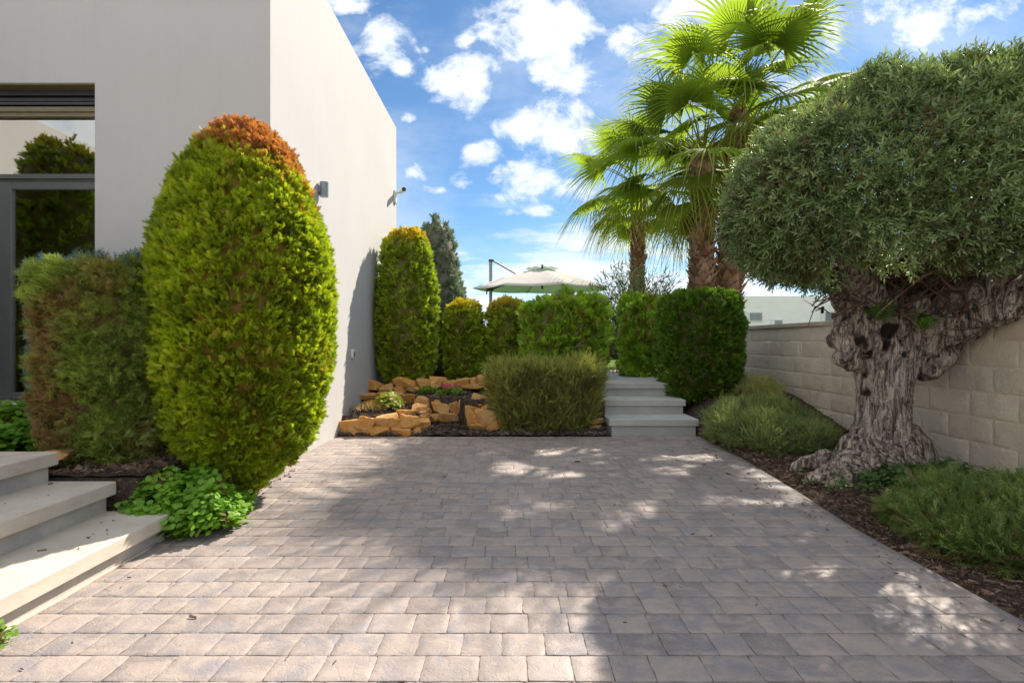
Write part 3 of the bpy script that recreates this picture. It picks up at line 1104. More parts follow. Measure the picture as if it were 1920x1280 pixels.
# ------------------------------------------------------------------ block wall on the right
def block_wall():
    th = empty('boundary_wall', (3.7, 4, 0), 'beige split faced block boundary wall with stone coping behind the olive tree', 'wall')
    V, Q, tint, joint = [], [], [], []
    r = np.random.default_rng(8)
    X0 = 3.7
    nx, nz = 12, 7
    zrows = [(-0.1, 0.1), (0.1, 0.3), (0.3, 0.5), (0.5, 0.7), (0.7, 0.9), (0.9, 1.1), (1.1, 1.284)]
    allP = []
    for j, (za, zb) in enumerate(zrows):
        y = -2.0 + (0.2 if j % 2 else 0.0) - 0.06
        while y < 13.0:
            ya, yb = y + 0.004, y + 0.396
            g = 0.004
            ty = np.linspace(0, 1, nx)
            tz = np.linspace(0, 1, nz)
            ty = np.sort(np.concatenate([[0, 0.02], np.linspace(0.06, 0.94, nx - 4), [0.98, 1]]))
            tz = np.sort(np.concatenate([[0, 0.04], np.linspace(0.12, 0.88, nz - 4), [0.96, 1]]))
            A, B = np.meshgrid(ty, tz)
            yy = ya + (yb - ya) * A.ravel()
            z2 = za + g + (zb - za - 2 * g) * B.ravel()
            e = np.minimum(np.minimum(A, 1 - A).ravel() * 2, np.minimum(B, 1 - B).ravel())
            edge = (e < 0.001)
            bul = np.clip(e / 0.12, 0, 1) ** 0.6
            pts = np.stack([np.zeros_like(yy), yy, z2], axis=1)
            nn = fbm(pts * 24 + r.random() * 50, 4, j)
            xx_ = X0 - bul * (0.004 + 0.016 * nn) + edge * 0.001
            base = len(V)
            V.extend(np.stack([xx_, yy, z2], axis=1).tolist())
            t = r.random()
            tint.extend([t] * len(yy))
            joint.extend(edge.astype(float).tolist())
            for b in range(nz - 1):
                for a in range(nx - 1):
                    i = base + b * nx + a
                    Q.append((i, i + nx, i + nx + 1, i + 1))
            y += 0.4
    npmesh('block_face', np.array(V), np.array(Q), MATS['split_block'], th, {'tint': tint, 'joint': joint})
    mb = MB()
    mb.box(X0 + 0.002, X0 + 0.2, -2.0, 13.0, -0.1, 1.284)
    npm = mb.v
    npmesh('mortar_core', np.array(mb.v), np.array(mb.f), MATS['split_block'], th, {'tint': [0.4] * len(npm), 'joint': [0.8] * len(npm)})
    y = -2.0
    k = 0
    while y < 13.0:
        mb = MB()
        mb.box(X0 - 0.035, X0 + 0.23, y, y + 0.497, 1.286, 1.338, 0.004)
        mb.build('coping', MATS['coping_stone'], th)
        y += 0.5


block_wall()


# ------------------------------------------------------------------ rocks
def rock(parent, c, sx, sy, sz, rz=0.0):
    s = random.random() * 100
    import bmesh
    bm = bmesh.new()
    bmesh.ops.create_icosphere(bm, subdivisions=4, radius=1)
    Vv = np.array([v.co[:] for v in bm.verts])
    d = nrm(Vv)
    # chiselled: clip by random planes
    r = np.random.default_rng(int(s * 1000))
    rad = np.full(len(d), 1.0)
    ax6 = [(1, 0, 0), (-1, 0, 0), (0, 1, 0), (0, -1, 0), (0, 0, 1), (0, 0, -1)]
    for k in range(11):
        if k < 6:
            nvec = np.array(ax6[k]) + r.normal(size=3) * 0.24
            dist = r.uniform(0.62, 0.86)
        else:
            nvec = r.normal(size=3)
            dist = r.uniform(0.74, 0.98)
        nvec = nvec / np.linalg.norm(nvec)
        dt = d @ nvec
        rad = np.where(dt > 1e-3, np.minimum(rad if k else rad * 1.6, dist / np.maximum(dt, 1e-3)), rad if k else rad * 1.6)
    rad = rad * 1.06
    rad = rad * (1 + 0.03 * fbm(d * 2.5 + s, 3, 1) + 0.03 * fbm(d * 9 + s, 3, 5))
    Vv = d * rad[:, None] * np.array([sx, sy, sz])
    ca, sa = math.cos(rz), math.sin(rz)
    x = Vv[:, 0] * ca - Vv[:, 1] * sa
    y = Vv[:, 0] * sa + Vv[:, 1] * ca
    tl = random.uniform(-.16, .16)
    z = Vv[:, 2] + x * tl
    for v, a, b, cc in zip(bm.verts, x, y, z):
        v.co = (a + c[0], b + c[1], cc + c[2])
    me = bpy.data.meshes.new('rock')
    bm.to_mesh(me)
    bm.free()
    for p in me.polygons: p.use_smooth = False
    return link('rock', me, MATS['sandstone'], parent)


def rocks_px(parent, lst, Y, dy=0.11):
    """lst of (x0,x1,ytop,ybot) pixel boxes at depth Y"""
    for it in lst:
        x0, x1, ya, yb = it[:4]
        Yk = it[4] if len(it) > 4 else Y
        c = at((x0 + x1) / 2, (ya + yb) / 2, Yk)
        sx = (x1 - x0) / 2 * Yk / F * 1.22
        sz = (yb - ya) / 2 * Yk / F * 1.26
        rock(parent, (c.x, c.y + dy, c.z), sx, dy * random.uniform(0.95, 1.15), sz)
        c = at(x1 + random.uniform(-3, 3), yb - random.uniform(1, 6), Yk)
        rock(parent, (c.x, c.y + dy * 1.4, c.z), sx * random.uniform(.4, .6), dy * 0.7, sz * random.uniform(.5, .8))


rw = empty('rock_edging', (-1.6, 6.0, 0), 'front row of orange sandstone rocks beside the white wall at the driveway end', 'rock wall')
rocks_px(rw, [(625, 667, 789, 806), (664, 702, 784, 806), (700, 744, 778, 802), (742, 788, 782, 803), (625, 660, 804, 822), (656, 682, 800, 823),
              (676, 704, 801, 822), (697, 731, 799, 821), (729, 768, 800, 820), (766, 786, 803, 819)], 5.97)
rocks_px(rw, [(740, 775, 770, 785, 6.15), (768, 796, 761, 776, 6.35), (778, 797, 779, 797, 6.2), (782, 797, 794, 812, 6.1), (786, 798, 772, 784, 6.3)], 6.1, 0.1)
rw = empty('rock_edging', (-1.5, 6.85, 0.2), 'middle row of orange sandstone rocks holding up the flower bed', 'rock wall')
rocks_px(rw, [(672, 704, 739, 750), (671, 707, 750, 762), (705, 722, 738, 752), (719, 748, 736, 749), (706, 738, 750, 763), (744, 776, 742, 764), (760, 774, 760, 776)], 6.85, 0.1)
rocks_px(rw, [(774, 808, 745, 763, 6.75), (805, 826, 747, 765, 6.75), (790, 808, 763, 778, 6.72), (811, 845, 757, 777, 6.7), (843, 862, 753, 778, 6.68), (859, 878, 749, 776, 6.66),
              (794, 824, 776, 790, 6.68), (825, 862, 775, 791, 6.65)], 6.7, 0.1)
rw = empty('rock_edging', (-0.2, 6.2, 0), 'curved pile of orange sandstone rocks at the left foot of the rosemary bush', 'rock wall')
rocks_px(rw, [(872, 890, 770, 801, 6.25), (883, 914, 744, 757, 6.45), (878, 904, 756, 768, 6.4), (899, 922, 754, 768, 6.35), (876, 908, 764, 778, 6.3), (884, 912, 776, 798, 6.2),
              (898, 936, 772, 799, 6.15), (880, 914, 797, 808, 6.15), (911, 934, 798, 809, 6.15), (930, 962, 780, 798, 6.2), (932, 950, 799, 810, 6.2), (960, 1000, 782, 810, 6.7),
              (1000, 1040, 782, 812, 6.7), (1040, 1075, 784, 812, 6.7), (1072, 1104, 784, 811, 6.5), (1103, 1130, 784, 797, 6.3), (1106, 1131, 797, 808, 6.28)], 6.2, 0.11)
rw = empty('rock_edging', (-1.2, 7.3, 0.4), 'back row of orange sandstone rocks below the tall clipped columns', 'rock wall')
rocks_px(rw, [(685, 711, 713, 735), (709, 736, 721, 736), (733, 760, 724, 736), (745, 780, 713, 727), (781, 810, 714, 732), (806, 832, 708, 729), (760, 786, 724, 736),
              (830, 853, 713, 725), (852, 879, 710, 723), (876, 894, 710, 722), (893, 914, 705, 724), (842, 864, 724, 731), (866, 906, 721, 731), (912, 940, 708, 728)], 7.22, 0.1)
rw = empty('rock_edging', (-2.15, 3.1, 0.1), 'sandstone blocks edging the raised bed above the mint beside the entrance steps', 'rock wall')
rocks_px(rw, [(216, 244, 893, 915, 2.98), (236, 262, 886, 912, 3.1), (256, 278, 876, 900, 3.3), (212, 226, 914, 950, 2.96), (222, 250, 912, 945, 3.05)], 3.0, 0.08)
tag(rock(None, (-2.78, 3.1, 0.40), 0.14, 0.09, 0.05), 'flat brown sandstone rock beside the top entrance step under the brown juniper', 'rock')
tag(rock(None, (3.25, 7.1, 0.42), 0.16, 0.12, 0.12), 'orange sandstone rock against the block wall behind the creeping rosemary', 'rock')


# ------------------------------------------------------------------ shrubs
def shrub_pts(n, prof, ax, ay, h0, h1, sq=2.0, inset=0.08, lump=0.03, lfreq=4.0, seed=0, top_w=1.0, face=None):
    """sample the shell of a turned/boxy body. prof(t)->radius factor for t 0..1. returns local P, normal"""
    r = np.random.default_rng(seed)
    ts = np.linspace(0, 1, 400)
    rr = prof(ts)
    H = h1 - h0
    dr = np.gradient(rr, ts)
    area = np.maximum(rr, 0.01) * np.sqrt(H * H + (dr * (ax + ay) / 2) ** 2)
    cdf = np.cumsum(area)
    cdf /= cdf[-1]
    t = np.interp(r.random(n), cdf, ts)
    th = r.random(n) * 2 * np.pi
    if face is not None:               # denser where it can be seen: drop some of the far side
        keep = (np.sin(th) < face) | (r.random(n) < 0.45)
        t, th = t[keep], th[keep]
        n = len(t)
    c, s = np.cos(th), np.sin(th)
    sr = 1.0 / (np.abs(c) ** sq + np.abs(s) ** sq) ** (1 / sq)

    def pos(t, th):
        c, s = np.cos(th), np.sin(th)
        sr = 1.0 / (np.abs(c) ** sq + np.abs(s) ** sq) ** (1 / sq)
        q = prof(t) * sr
        return np.stack([q * c * ax, q * s * ay, h0 + t * H], axis=1)
    P = pos(t, th)
    e = 1e-3
    dt = pos(np.clip(t + e, 0, 1), th) - pos(np.clip(t - e, 0, 1), th)
    dth = pos(t, th + e) - pos(t, th - e)
    N = nrm(np.cross(dth, dt))
    lum = lump * fbm(P * lfreq + seed * 3.1, 3, seed)
    ins = np.abs(r.normal(size=n)) * inset
    P = P + N * (lum - ins)[:, None]
    return P, N, t, th, ins


def core_mesh(prof, ax, ay, h0, h1, sq, shrink, lump, lfreq, seed):
    nt_, nh = 40, 30
    ts = np.linspace(0, 1, nh)
    th = np.linspace(0, 2 * np.pi, nt_, endpoint=False)
    T, TH = np.meshgrid(ts, th, indexing='ij')
    T, TH = T.ravel(), TH.ravel()
    c, s = np.cos(TH), np.sin(TH)
    sr = 1.0 / (np.abs(c) ** sq + np.abs(s) ** sq) ** (1 / sq)
    q = prof(T) * sr
    P = np.stack([q * c * (ax - shrink), q * s * (ay - shrink), h0 + shrink * 0.5 + T * (h1 - h0 - shrink * 1.5)], axis=1)
    P[:, 0] += 0.02 * vn(P * 9, 3)
    P[:, 1] += 0.02 * vn(P * 9 + 5, 4)
    i = np.arange((nh - 1) * nt_)
    a = i
    b = (i // nt_) * nt_ + (i + 1) % nt_
    Fc = np.stack([a, b, b + nt_, a + nt_], axis=1)
    return P, Fc


SPR = [tmpl_spray(5, seed=s) for s in range(3)]


def make_foliage(name, P, N, mat, parent, tmpl, size, up=0.6, jit=0.5, tint=None, dead=None, tip=None, core=None, out=1.0, droop=None, D=None):
    n = len(P)
    if D is None:
        D = N * out + np.array([0, 0, up]) + rng.normal(size=(n, 3)) * jit
    if droop is not None:
        D = droop(D)
    # keep blade faces roughly facing outward
    roll = np.cross(nrm(D), N + rng.normal(size=(n, 3)) * 0.55)
    Mx = frames(D, roll)
    sc = rng.uniform(size[0], size[1], n)
    tint = rng.random(n) if tint is None else tint
    dead = np.zeros(n) if dead is None else dead
    tip = np.zeros(n) if tip is None else tip
    Vs, Fs, A = [], [], {'tint': [], 'dead': [], 'tip': []}
    base = 0
    idx = np.arange(n) % len(tmpl)
    for k, (T, TF) in enumerate(tmpl):
        s = idx == k
        if not s.any():
            continue
        V_, F_ = scatter(T, TF, P[s] , Mx[s], sc[s])
        Vs.append(V_)
        Fs.append(F_[0] + base)
        base += len(V_)
        for nm, arr in (('tint', tint), ('dead', dead), ('tip', tip)):
            A[nm].append(np.repeat(arr[s], len(T)))
    Fl = [np.concatenate(Fs)]
    if core is not None:
        V_, F_ = core
        Vs.append(V_)
        Fl.append(F_ + base)
        A['tint'].append(np.zeros(len(V_)))
        A['dead'].append(np.full(len(V_), 0.55))
        A['tip'].append(np.zeros(len(V_)))
    return npmesh(name, np.concatenate(Vs), Fl, mat, parent, {k: np.clip(np.concatenate(v), 0, 1) for k, v in A.items()})


def stem(parent, x, y, z0, z1, r=0.03, n=3):
    mb = MB()
    for k in range(n):
        a = 2.1 * k
        mb.tube([(x + 0.03 * math.cos(a), y + 0.03 * math.sin(a), z0), (x + 0.05 * math.cos(a), y + 0.05 * math.sin(a), (z0 + z1) / 2), (x + 0.10 * math.cos(a), y + 0.1 * math.sin(a), z1)], [r, r * .8, r * .4], 6)
    mb.build('stem', MATS['twig'], parent)


def tufts(P, N, t, k, size, up, jit, out, tight=0.0):
    """k sprigs fanning out of each sampled point: foliage grows in tufts"""
    n = len(P)
    A = nrm(N * out + np.array([0, 0, up]) + rng.normal(size=(n, 3)) * jit * 0.7)
    off = -np.abs(rng.normal(size=n)) * size[1] * 0.22
    Q = P + N * off[:, None] - A * (size[0] + size[1]) * 0.5 * tight
    Q = np.repeat(Q, k, axis=0) + rng.normal(size=(n * k, 3)) * size[0] * 0.30
    D = np.repeat(A, k, axis=0) + rng.normal(size=(n * k, 3)) * 0.42
    return Q, np.repeat(N, k, axis=0), np.repeat(t, k), D


def column(name, label, cat, c, ax, ay, h0, h1, prof, mat, n, size, tmpl=None, sq=2.0, inset=0.05, lump=0.04, lfreq=4, seed=0, up=0.6, jit=0.45, colf=None, out=1.0,
           shrink=0.09, face=0.5, group=None, core=True, tuft=9, tight=0.72):
    ax, ay, h1 = ax + 0.035, ay + 0.035, h1 + 0.035
    """c = (x, y, zbase)"""
    th_ = empty(name, c, label, cat, group)
    P, N, t, th, ins = shrub_pts(int(n / tuft), prof, ax, ay, h0, h1, sq, inset, lump, lfreq, seed, face=face)
    P = P + np.array(c)
    P, N, t, D = tufts(P, N, t, tuft, size, up, jit, out, tight)
    tint = np.clip(np.repeat(rng.normal(0.5, 0.24, len(P) // tuft), tuft) + rng.normal(0, 0.16, len(P)), 0, 1)
    dead = tip = None
    if colf:
        tint, dead, tip = colf(P, N, t, tint)
    co = None
    if core:
        V_, F_ = core_mesh(prof, ax, ay, h0, h1, sq, shrink, lump, lfreq, seed)
        co = (V_ + np.array(c), F_)
    make_foliage('foliage', P, N, MATS[mat], th_, tmpl or SPR, size, up, jit, tint, dead, tip, co, out, D=D)
    stem(th_, c[0], c[1], c[2] - 0.03, c[2] + h0 + 0.25)
    return th_


def tab(*pairs):
    xs = np.array([p[0] for p in pairs]); ys = np.array([p[1] for p in pairs])
    # smooth interpolation (cosine free: fine table + box blur)
    g = np.linspace(0, 1, 401)
    v = np.interp(g, xs, ys)
    k = 13
    vp = np.pad(v, k, mode='edge')
    v2 = np.convolve(vp, np.ones(2 * k + 1) / (2 * k + 1), 'valid')
    w_ = np.clip(np.minimum(g, 1 - g) / 0.05, 0, 1)
    v = v * (1 - w_) + v2 * w_
    return lambda t: np.interp(t, g, v)


# big egg shaped cypress, dead brown cap
def c_big(P, N, t, tint):
    nz_ = fbm(P * 2.6, 3, 4)
    dead = np.clip((P[:, 2] - 2.50 - 0.10 * nz_ * 2 + 0.34 * (-(P[:, 0] + 1.93)) * 0 - 0.0) / 0.06, 0, 1)
    # cap reaches lower on the right
    lim = 2.38 - 0.27 * np.clip((P[:, 0] + 1.93) / 0.5, -0.6, 1)
    dead = np.clip((P[:, 2] - lim - 0.16 * nz_ + 0.05 * rng.normal(size=len(P))) / 0.07, 0, 1)
    br = (fbm(P * 5, 3, 9) > 0.33) & (rng.random(len(P)) < 0.35)
    dead = np.maximum(dead, br * 0.45)
    tip = np.where(dead > .7, 0, (rng.random(len(P)) < 0.10) * 0.35)
    return tint, dead, tip


column('clipped_cypress', 'huge egg shaped lime green cypress with a dead orange brown cap beside the driveway', 'shrub', (-1.90, 3.64, 0.0), 0.59, 0.56, 0.05, 2.67,
       tab((0, .12), (.02, .28), (.09, .66), (.17, .84), (.245, .91), (.32, .97), (.47, 1.0), (.61, .99), (.68, .93), (.75, .84), (.82, .73), (.895, .585), (.94, .46), (.985, .25), (1.0, .02)),
       'lime_cypress', 78000, (0.034, 0.070), lump=0.022, tight=0.85, seed=1, inset=0.03, colf=c_big, up=0.9, jit=0.38, shrink=0.10)


def c_yel(lim, amp=0.10):
    def f(P, N, t, tint):
        nz_ = fbm(P * 6, 3, 2)
        tip = np.clip((P[:, 2] - lim - amp * nz_) / 0.22, 0, 1) * rng.uniform(0.5, 1.0, len(P)) * np.clip(N[:, 2] * 1.2 + 0.35, 0, 1)
        br = (fbm(P * 6, 3, 12) > 0.3) & (rng.random(len(P)) < 0.4)
        return tint, br * 0.5, tip
    return f


colprof = tab((0, .62), (.05, .82), (.2, .97), (.45, 1.0), (.65, .94), (.80, .84), (.90, .74), (.96, .60), (.99, .40), (1, .02))
column('clipped_cypress', 'tall clipped yellow green column cypress standing against the white side wall', 'shrub', (-1.588, 7.70, 0.48), 0.45, 0.46, 0.0, 2.31,
       colprof, 'yellow_cypress', 20000, (0.045, 0.085), lump=0.05, seed=2, inset=0.035, colf=c_yel(2.48, 0.15), up=0.6)
column('conifer', 'tall grey green cypress standing behind the yellow green column', 'tree', (-1.33, 9.0, 0.48), 0.50, 0.5, 0.0, 2.83,
       tab((0, .6), (.1, .95), (.3, 1.0), (.5, .92), (.7, .78), (.85, .62), (.94, .42), (1, .02)), 'grey_cypress', 11000, (0.07, 0.13), lump=0.10, lfreq=5, seed=3, up=1.5, jit=0.4)
dprof = tab((0, .70), (.08, .88), (.3, 1.0), (.6, 1.0), (.78, .93), (.9, .76), (.97, .5), (1, .02))
column('clipped_cypress', 'short clipped cypress with yellow top left of the parasol pole', 'shrub', (-0.76, 8.1, 0.48), 0.325, 0.34, 0.0, 1.30, dprof, 'yellow_cypress', 7000, (0.05, 0.09),
       lump=0.03, group='short clipped cypresses with yellow tops', seed=4, inset=0.03, colf=c_yel(1.48, 0.10))
column('clipped_cypress', 'short clipped cypress with orange yellow top right of the parasol pole', 'shrub', (-0.07, 8.1, 0.48), 0.35, 0.34, 0.0, 1.34, dprof, 'yellow_cypress', 7000, (0.05, 0.09),
       lump=0.03, group='short clipped cypresses with yellow tops', seed=5, inset=0.03, colf=c_yel(1.50, 0.10))


def c_thuja(P, N, t, tint):
    nz_ = fbm(P * 4, 3, 6)
    dead = ((rng.random(len(P)) < 0.14) * 0.9) * (P[:, 2] > 1.0)
    tip = (rng.random(len(P)) < 0.06) * 0.6
    return np.clip(tint + nz_ * 0.5, 0, 1), dead, tip


SPT = [tmpl_spray(6, spread=0.5, wid=0.11, seed=s + 20) for s in range(3)]
bprof = tab((0, .80), (.1, .92), (.3, 1.0), (.8, 1.0), (.92, .95), (.98, .80), (1, .1))
column('thuja_hedge', 'boxy bright green thuja with tan seed cones behind the rosemary bush', 'shrub', (0.93, 7.75, 0.45), 0.46, 0.42, 0.0, 1.33, bprof, 'thuja', 9000, (0.08, 0.16), SPT, sq=4.0,
       lump=0.11, lfreq=5, seed=6, group='bright green thujas along the terrace', inset=0.05, up=1.6, jit=0.35, colf=c_thuja)
column('thuja_hedge', 'lower bright green thuja beside the orange topped cypress', 'shrub', (0.50, 7.55, 0.45), 0.33, 0.34, 0.0, 1.23, bprof, 'thuja', 5000, (0.08, 0.15), SPT, sq=3.0,
       lump=0.10, lfreq=5, seed=7, group='bright green thujas along the terrace', inset=0.05, up=1.6, jit=0.35, colf=c_thuja)
column('thuja_hedge', 'narrow bright green thuja at the top of the garden stairs', 'shrub', (2.05, 8.25, 0.50), 0.28, 0.32, 0.0, 1.36, bprof, 'thuja', 5500, (0.08, 0.14), SPT, sq=2.8,
       lump=0.08, lfreq=5, seed=8, group='bright green thujas along the terrace', inset=0.05, up=1.6, jit=0.35, colf=c_thuja)


def c_dark(P, N, t, tint):
    tip = np.clip((P[:, 2] - 1.72) / 0.1, 0, 1) * rng.uniform(0.2, 0.8, len(P))
    br = (fbm(P * 5, 3, 22) > 0.30) & (rng.random(len(P)) < 0.35)
    return tint, br * 0.4, tip


column('clipped_cypress', 'rounded boxy dark green cypress right of the garden stairs', 'shrub', (2.54, 6.95, 0.28), 0.54, 0.48, 0.0, 1.51,
       tab((0, .66), (.06, .80), (.2, .93), (.4, 1.0), (.75, 1.0), (.88, .93), (.95, .80), (.985, .58), (1, .05)), 'dark_cypress', 26000, (0.040, 0.075), sq=2.5, lump=0.04, seed=9,
       inset=0.03, colf=c_dark, up=0.7, jit=0.4)


column('clipped_cypress', 'tall clipped cypress seen only as a reflection in the sliding window glass', 'shrub', (-4.75, 3.45, 0.33), 0.52, 0.45, 0.0, 2.9, colprof, 'yellow_cypress', 9000, (0.06, 0.11), seed=16, face=2.0,
       colf=c_yel(3.0, 0.15))


# brown/green juniper block left
def c_jun(P, N, t, tint):
    n1_ = fbm(P * 3.2, 3, 31)
    g = np.clip(n1_ * 2.4 + 0.42 + (t - 0.40) * 1.5 + np.clip((-2.80 - P[:, 0]) * 3, 0, .5), 0, 1)
    dead = np.clip(0.98 - g, 0, 1) * rng.uniform(0.5, 1.0, len(P)) * (rng.random(len(P)) < 0.88)
    left = np.clip((-2.90 - P[:, 0]) / 0.08, 0, 1) * np.clip((P[:, 2] - 1.35) / 0.3, 0, 1)
    return tint, dead * (1 - left), left * 0.7 + (rng.random(len(P)) < .06) * .3


TW = [tmpl_spray(4, spread=0.5, wid=0.05, curl=0.3, seed=s + 40) for s in range(3)]
column('juniper_shrub', 'square clipped juniper with brown dead patches beside the entrance steps', 'shrub', (-2.64, 3.38, 0.33), 0.37, 0.33, 0.0, 1.27,
       tab((0, .78), (.1, .85), (.3, .90), (.6, .97), (.85, 1.0), (.96, .95), (1, .7)), 'juniper', 30000, (0.035, 0.075), TW, sq=3.2, lump=0.07, lfreq=5, seed=10, inset=0.04, up=0.5, jit=0.6, colf=c_jun, shrink=0.13)
column('juniper_shrub', 'blue grey juniper showing behind and above the brown patched juniper', 'shrub', (-3.20, 3.92, 0.33), 0.42, 0.22, 0.0, 1.44,
       tab((0, .85), (.5, .95), (.9, 1.0), (1, .8)), 'blue_juniper', 7000, (0.05, 0.10), TW, sq=3.5, lump=0.08, seed=11, inset=0.05, up=0.6, jit=0.55, shrink=0.11)

# rosemary bush centre
NEE = [tmpl_needles(14, seed=s + 60) for s in range(3)]


def c_ros(P, N, t, tint):
    dead = (rng.random(len(P)) < 0.16) * 0.8 * (t < 0.85)
    tip = np.clip((t - 0.80) * 4, 0, 1) * rng.uniform(0.0, 0.8, len(P)) + (np.clip((0.55 - P[:, 0]) * 1.0 - 0.55, 0, 1)) * 0.5
    return tint, dead, np.clip(tip, 0, 1)


column('rosemary_bush', 'broad upright rosemary bush in front of the hedge beside the garden stairs', 'shrub', (0.40, 6.33, 0.02), 0.66, 0.36, 0.0, 0.84,
       tab((0, .62), (.1, .74), (.3, .88), (.55, .97), (.8, 1.0), (.92, .95), (1, .6)), 'rosemary', 18000, (0.11, 0.22), NEE, sq=2.6, lump=0.07, lfreq=4, seed=12, inset=0.05,
       up=2.2, jit=0.45, colf=c_ros, shrink=0.14, out=0.8, tight=0.6)


def mound(name, label, cat, pts_fn, n, mat, tmpl, size, up, jit, colf=None, seed=0, drp=None, hgtf=None):
    pass


def low_mound(name, label, cat, c, ax, ay, h, mat, n, size, tmpl, seed, up, jit, colf=None, lump=0.10, lfreq=3, base=None, sq=2.3, roll=0.0, out=1.0, group=None, shr=0.10, flat=.8):
    prof = tab((0, .93), (.2, 1.0), (.45, .97), (.65, .88), (.8, .74), (.9, .56), (.96, .36), (1, .02))
    th_ = empty(name, (c[0], c[1], c[2]), label, cat, group)
    P, N, t, th, ins = shrub_pts(int(n / 8), prof, ax, ay, 0, h, sq, 0.05, lump, lfreq, seed)
    P, N, t, D = tufts(P, N, t, 8, size, up, jit, out)
    V_, F_ = core_mesh(prof, ax, ay, 0.0, h, sq, shr, lump, lfreq, seed)
    if roll:
        ca, sa = math.cos(roll), math.sin(roll)
        Rm = np.array([[ca, -sa, 0], [sa, ca, 0], [0, 0, 1]])
        P = P @ Rm.T; N = N @ Rm.T; D = D @ Rm.T; V_ = V_ @ Rm.T
    P = P + np.array(c); V_ = V_ + np.array(c)
    if base is not None:
        P[:, 2] += base(P[:, 0], P[:, 1]); V_[:, 2] += base(V_[:, 0], V_[:, 1])
    tint = np.clip(rng.normal(0.5, 0.28, len(P)), 0, 1)
    dead = tip = None
    if colf:
        tint, dead, tip = colf(P, N, t, tint)
    make_foliage('foliage', P, N, MATS[mat], th_, tmpl, size, up, jit, tint, dead, tip, (V_, F_), out, D=D)
    mb = MB()
    for k in range(6):
        a = k * 1.05
        mb.tube([(c[0], c[1], c[2] - .02), (c[0] + ax * .3 * math.cos(a), c[1] + ay * .3 * math.sin(a), c[2] + h * .4)], [0.018, 0.008], 5)
    mb.build('stem', MATS['twig'], th_)
    return th_


def c_gr(P, N, t, tint):
    tip = np.clip(fbm(P * 3, 3, 41) * 1.6 + (P[:, 0] - 2.5) * 0.9 + N[:, 2] * .5 - .25, 0, 1) * rng.uniform(0.3, 1, len(P))  # yellowish sunlit patches painted in as tip colour
    dead = (rng.random(len(P)) < 0.07) * 0.7
    return tint, dead, tip


low_mound('rosemary_bush', 'wide grey green creeping rosemary between the garden stairs and the olive tree', 'shrub', (2.66, 5.40, 0.02), 0.50, 0.78, 0.40, 'ground_rosemary', 15000, (0.06, 0.12), NEE, 13, 1.1, 0.6,
          c_gr, 0.17, 4.5, base=lambda x, y: np.interp(y, [4.6, 5.6, 6.4], [0, 0.02, 0.10]))
low_mound('rosemary_bush', 'small yellow green creeping rosemary at the foot of the wall behind the dark cypress', 'shrub', (3.15, 6.65, 0.25), 0.30, 0.42, 0.38, 'ground_rosemary', 3500, (0.06, 0.12), NEE, 14, 1.1, 0.6,
          lambda P, N, t, tint: (tint, None, rng.uniform(0.4, 1, len(P))), 0.08, 4)


def c_sj(P, N, t, tint):
    br = (t < 0.30) & (rng.random(len(P)) < 0.4)
    tip = (rng.random(len(P)) < 0.22) * rng.uniform(.3, 1, len(P))
    return tint, br * 0.8 + (rng.random(len(P)) < .06) * .6, tip


SPJ = [tmpl_spray(7, spread=0.26, wid=0.03, curl=0.2, seed=s + 70) for s in range(3)]
low_mound('juniper_shrub', 'feathery green spreading juniper at the right edge in front of the olive', 'shrub', (3.00, 2.80, 0.0), 0.80, 0.62, 0.20, 'spreading_juniper', 24000, (0.07, 0.16), SPJ, 15, 0.75, 0.55, c_sj, 0.16, 4.0, shr=0.14)

# mint by the steps
BRD = [tmpl_broad(6, seed=s + 80) for s in range(3)]


def leafy(name, label, cat, c, ax, ay, h, mat, n, size, tmpl, up=1.0, jit=0.6, seed=0, lean=None, group=None):
    th_ = empty(name, c, label, cat, group)
    r = np.random.default_rng(seed)
    a = r.random(n) * 2 * np.pi
    q = np.sqrt(r.random(n))
    x, y = q * np.cos(a) * ax, q * np.sin(a) * ay
    z = r.random(n) ** 0.7 * h * (1 - q ** 2 * 0.7) * (0.75 + 0.5 * (vn(np.stack([x * 9, y * 9, x * 0], axis=1), seed) * .5 + .5))
    P = np.stack([x, y, z * 0.8], axis=1) + np.array(c)
    N = nrm(np.stack([x / ax, y / ay, np.full(n, 1.0)], axis=1))
    o = make_foliage('leaves', P, N, MATS[mat], th_, tmpl, size, up, jit, np.clip(r.random(n) * .6 + .2 + .3 * z / h, 0, 1), (r.random(n) < .02) * 1.0)
    mb = MB()
    for k in range(min(26, n)):
        p = P[k]
        mb.tube([(c[0] + (p[0] - c[0]) * .5, c[1] + (p[1] - c[1]) * .5, c[2]), tuple(p)], 0.0025, 4)
    mb.build('stems', MATS['hedge_leaf'] if False else MATS['twig'], th_)
    return th_


leafy('mint_plant', 'darker green mint patch between the steps and the big clipped cypress', 'plant', (-2.02, 3.10, 0.04), 0.24, 0.26, 0.30, 'mint_leaf', 620, (0.06, 0.11), BRD, seed=1)
leafy('mint_plant', 'bright sunlit mint clump spilling onto the driveway beside the lowest step', 'plant', (-1.82, 2.98, 0.0), 0.20, 0.17, 0.27, 'mint_leaf', 420, (0.06, 0.11), BRD, seed=2)
leafy('mint_plant', 'trailing mint at the foot of the big clipped cypress', 'plant', (-1.83, 3.22, 0.0), 0.16, 0.16, 0.13, 'mint_leaf', 160, (0.05, 0.09), BRD, seed=3)
leafy('leafy_plant', 'leafy green plant by the window sill behind the top entrance step', 'plant', (-3.48, 3.62, 0.33), 0.34, 0.30, 0.34, 'mint_leaf', 620, (0.07, 0.12), BRD, seed=4)
leafy('weed', 'tiny green weed at the foot of the lowest step in the left bottom corner', 'weed', (-1.885, 1.865, 0.0), 0.045, 0.04, 0.05, 'mint_leaf', 26, (0.03, 0.05), BRD, seed=5)
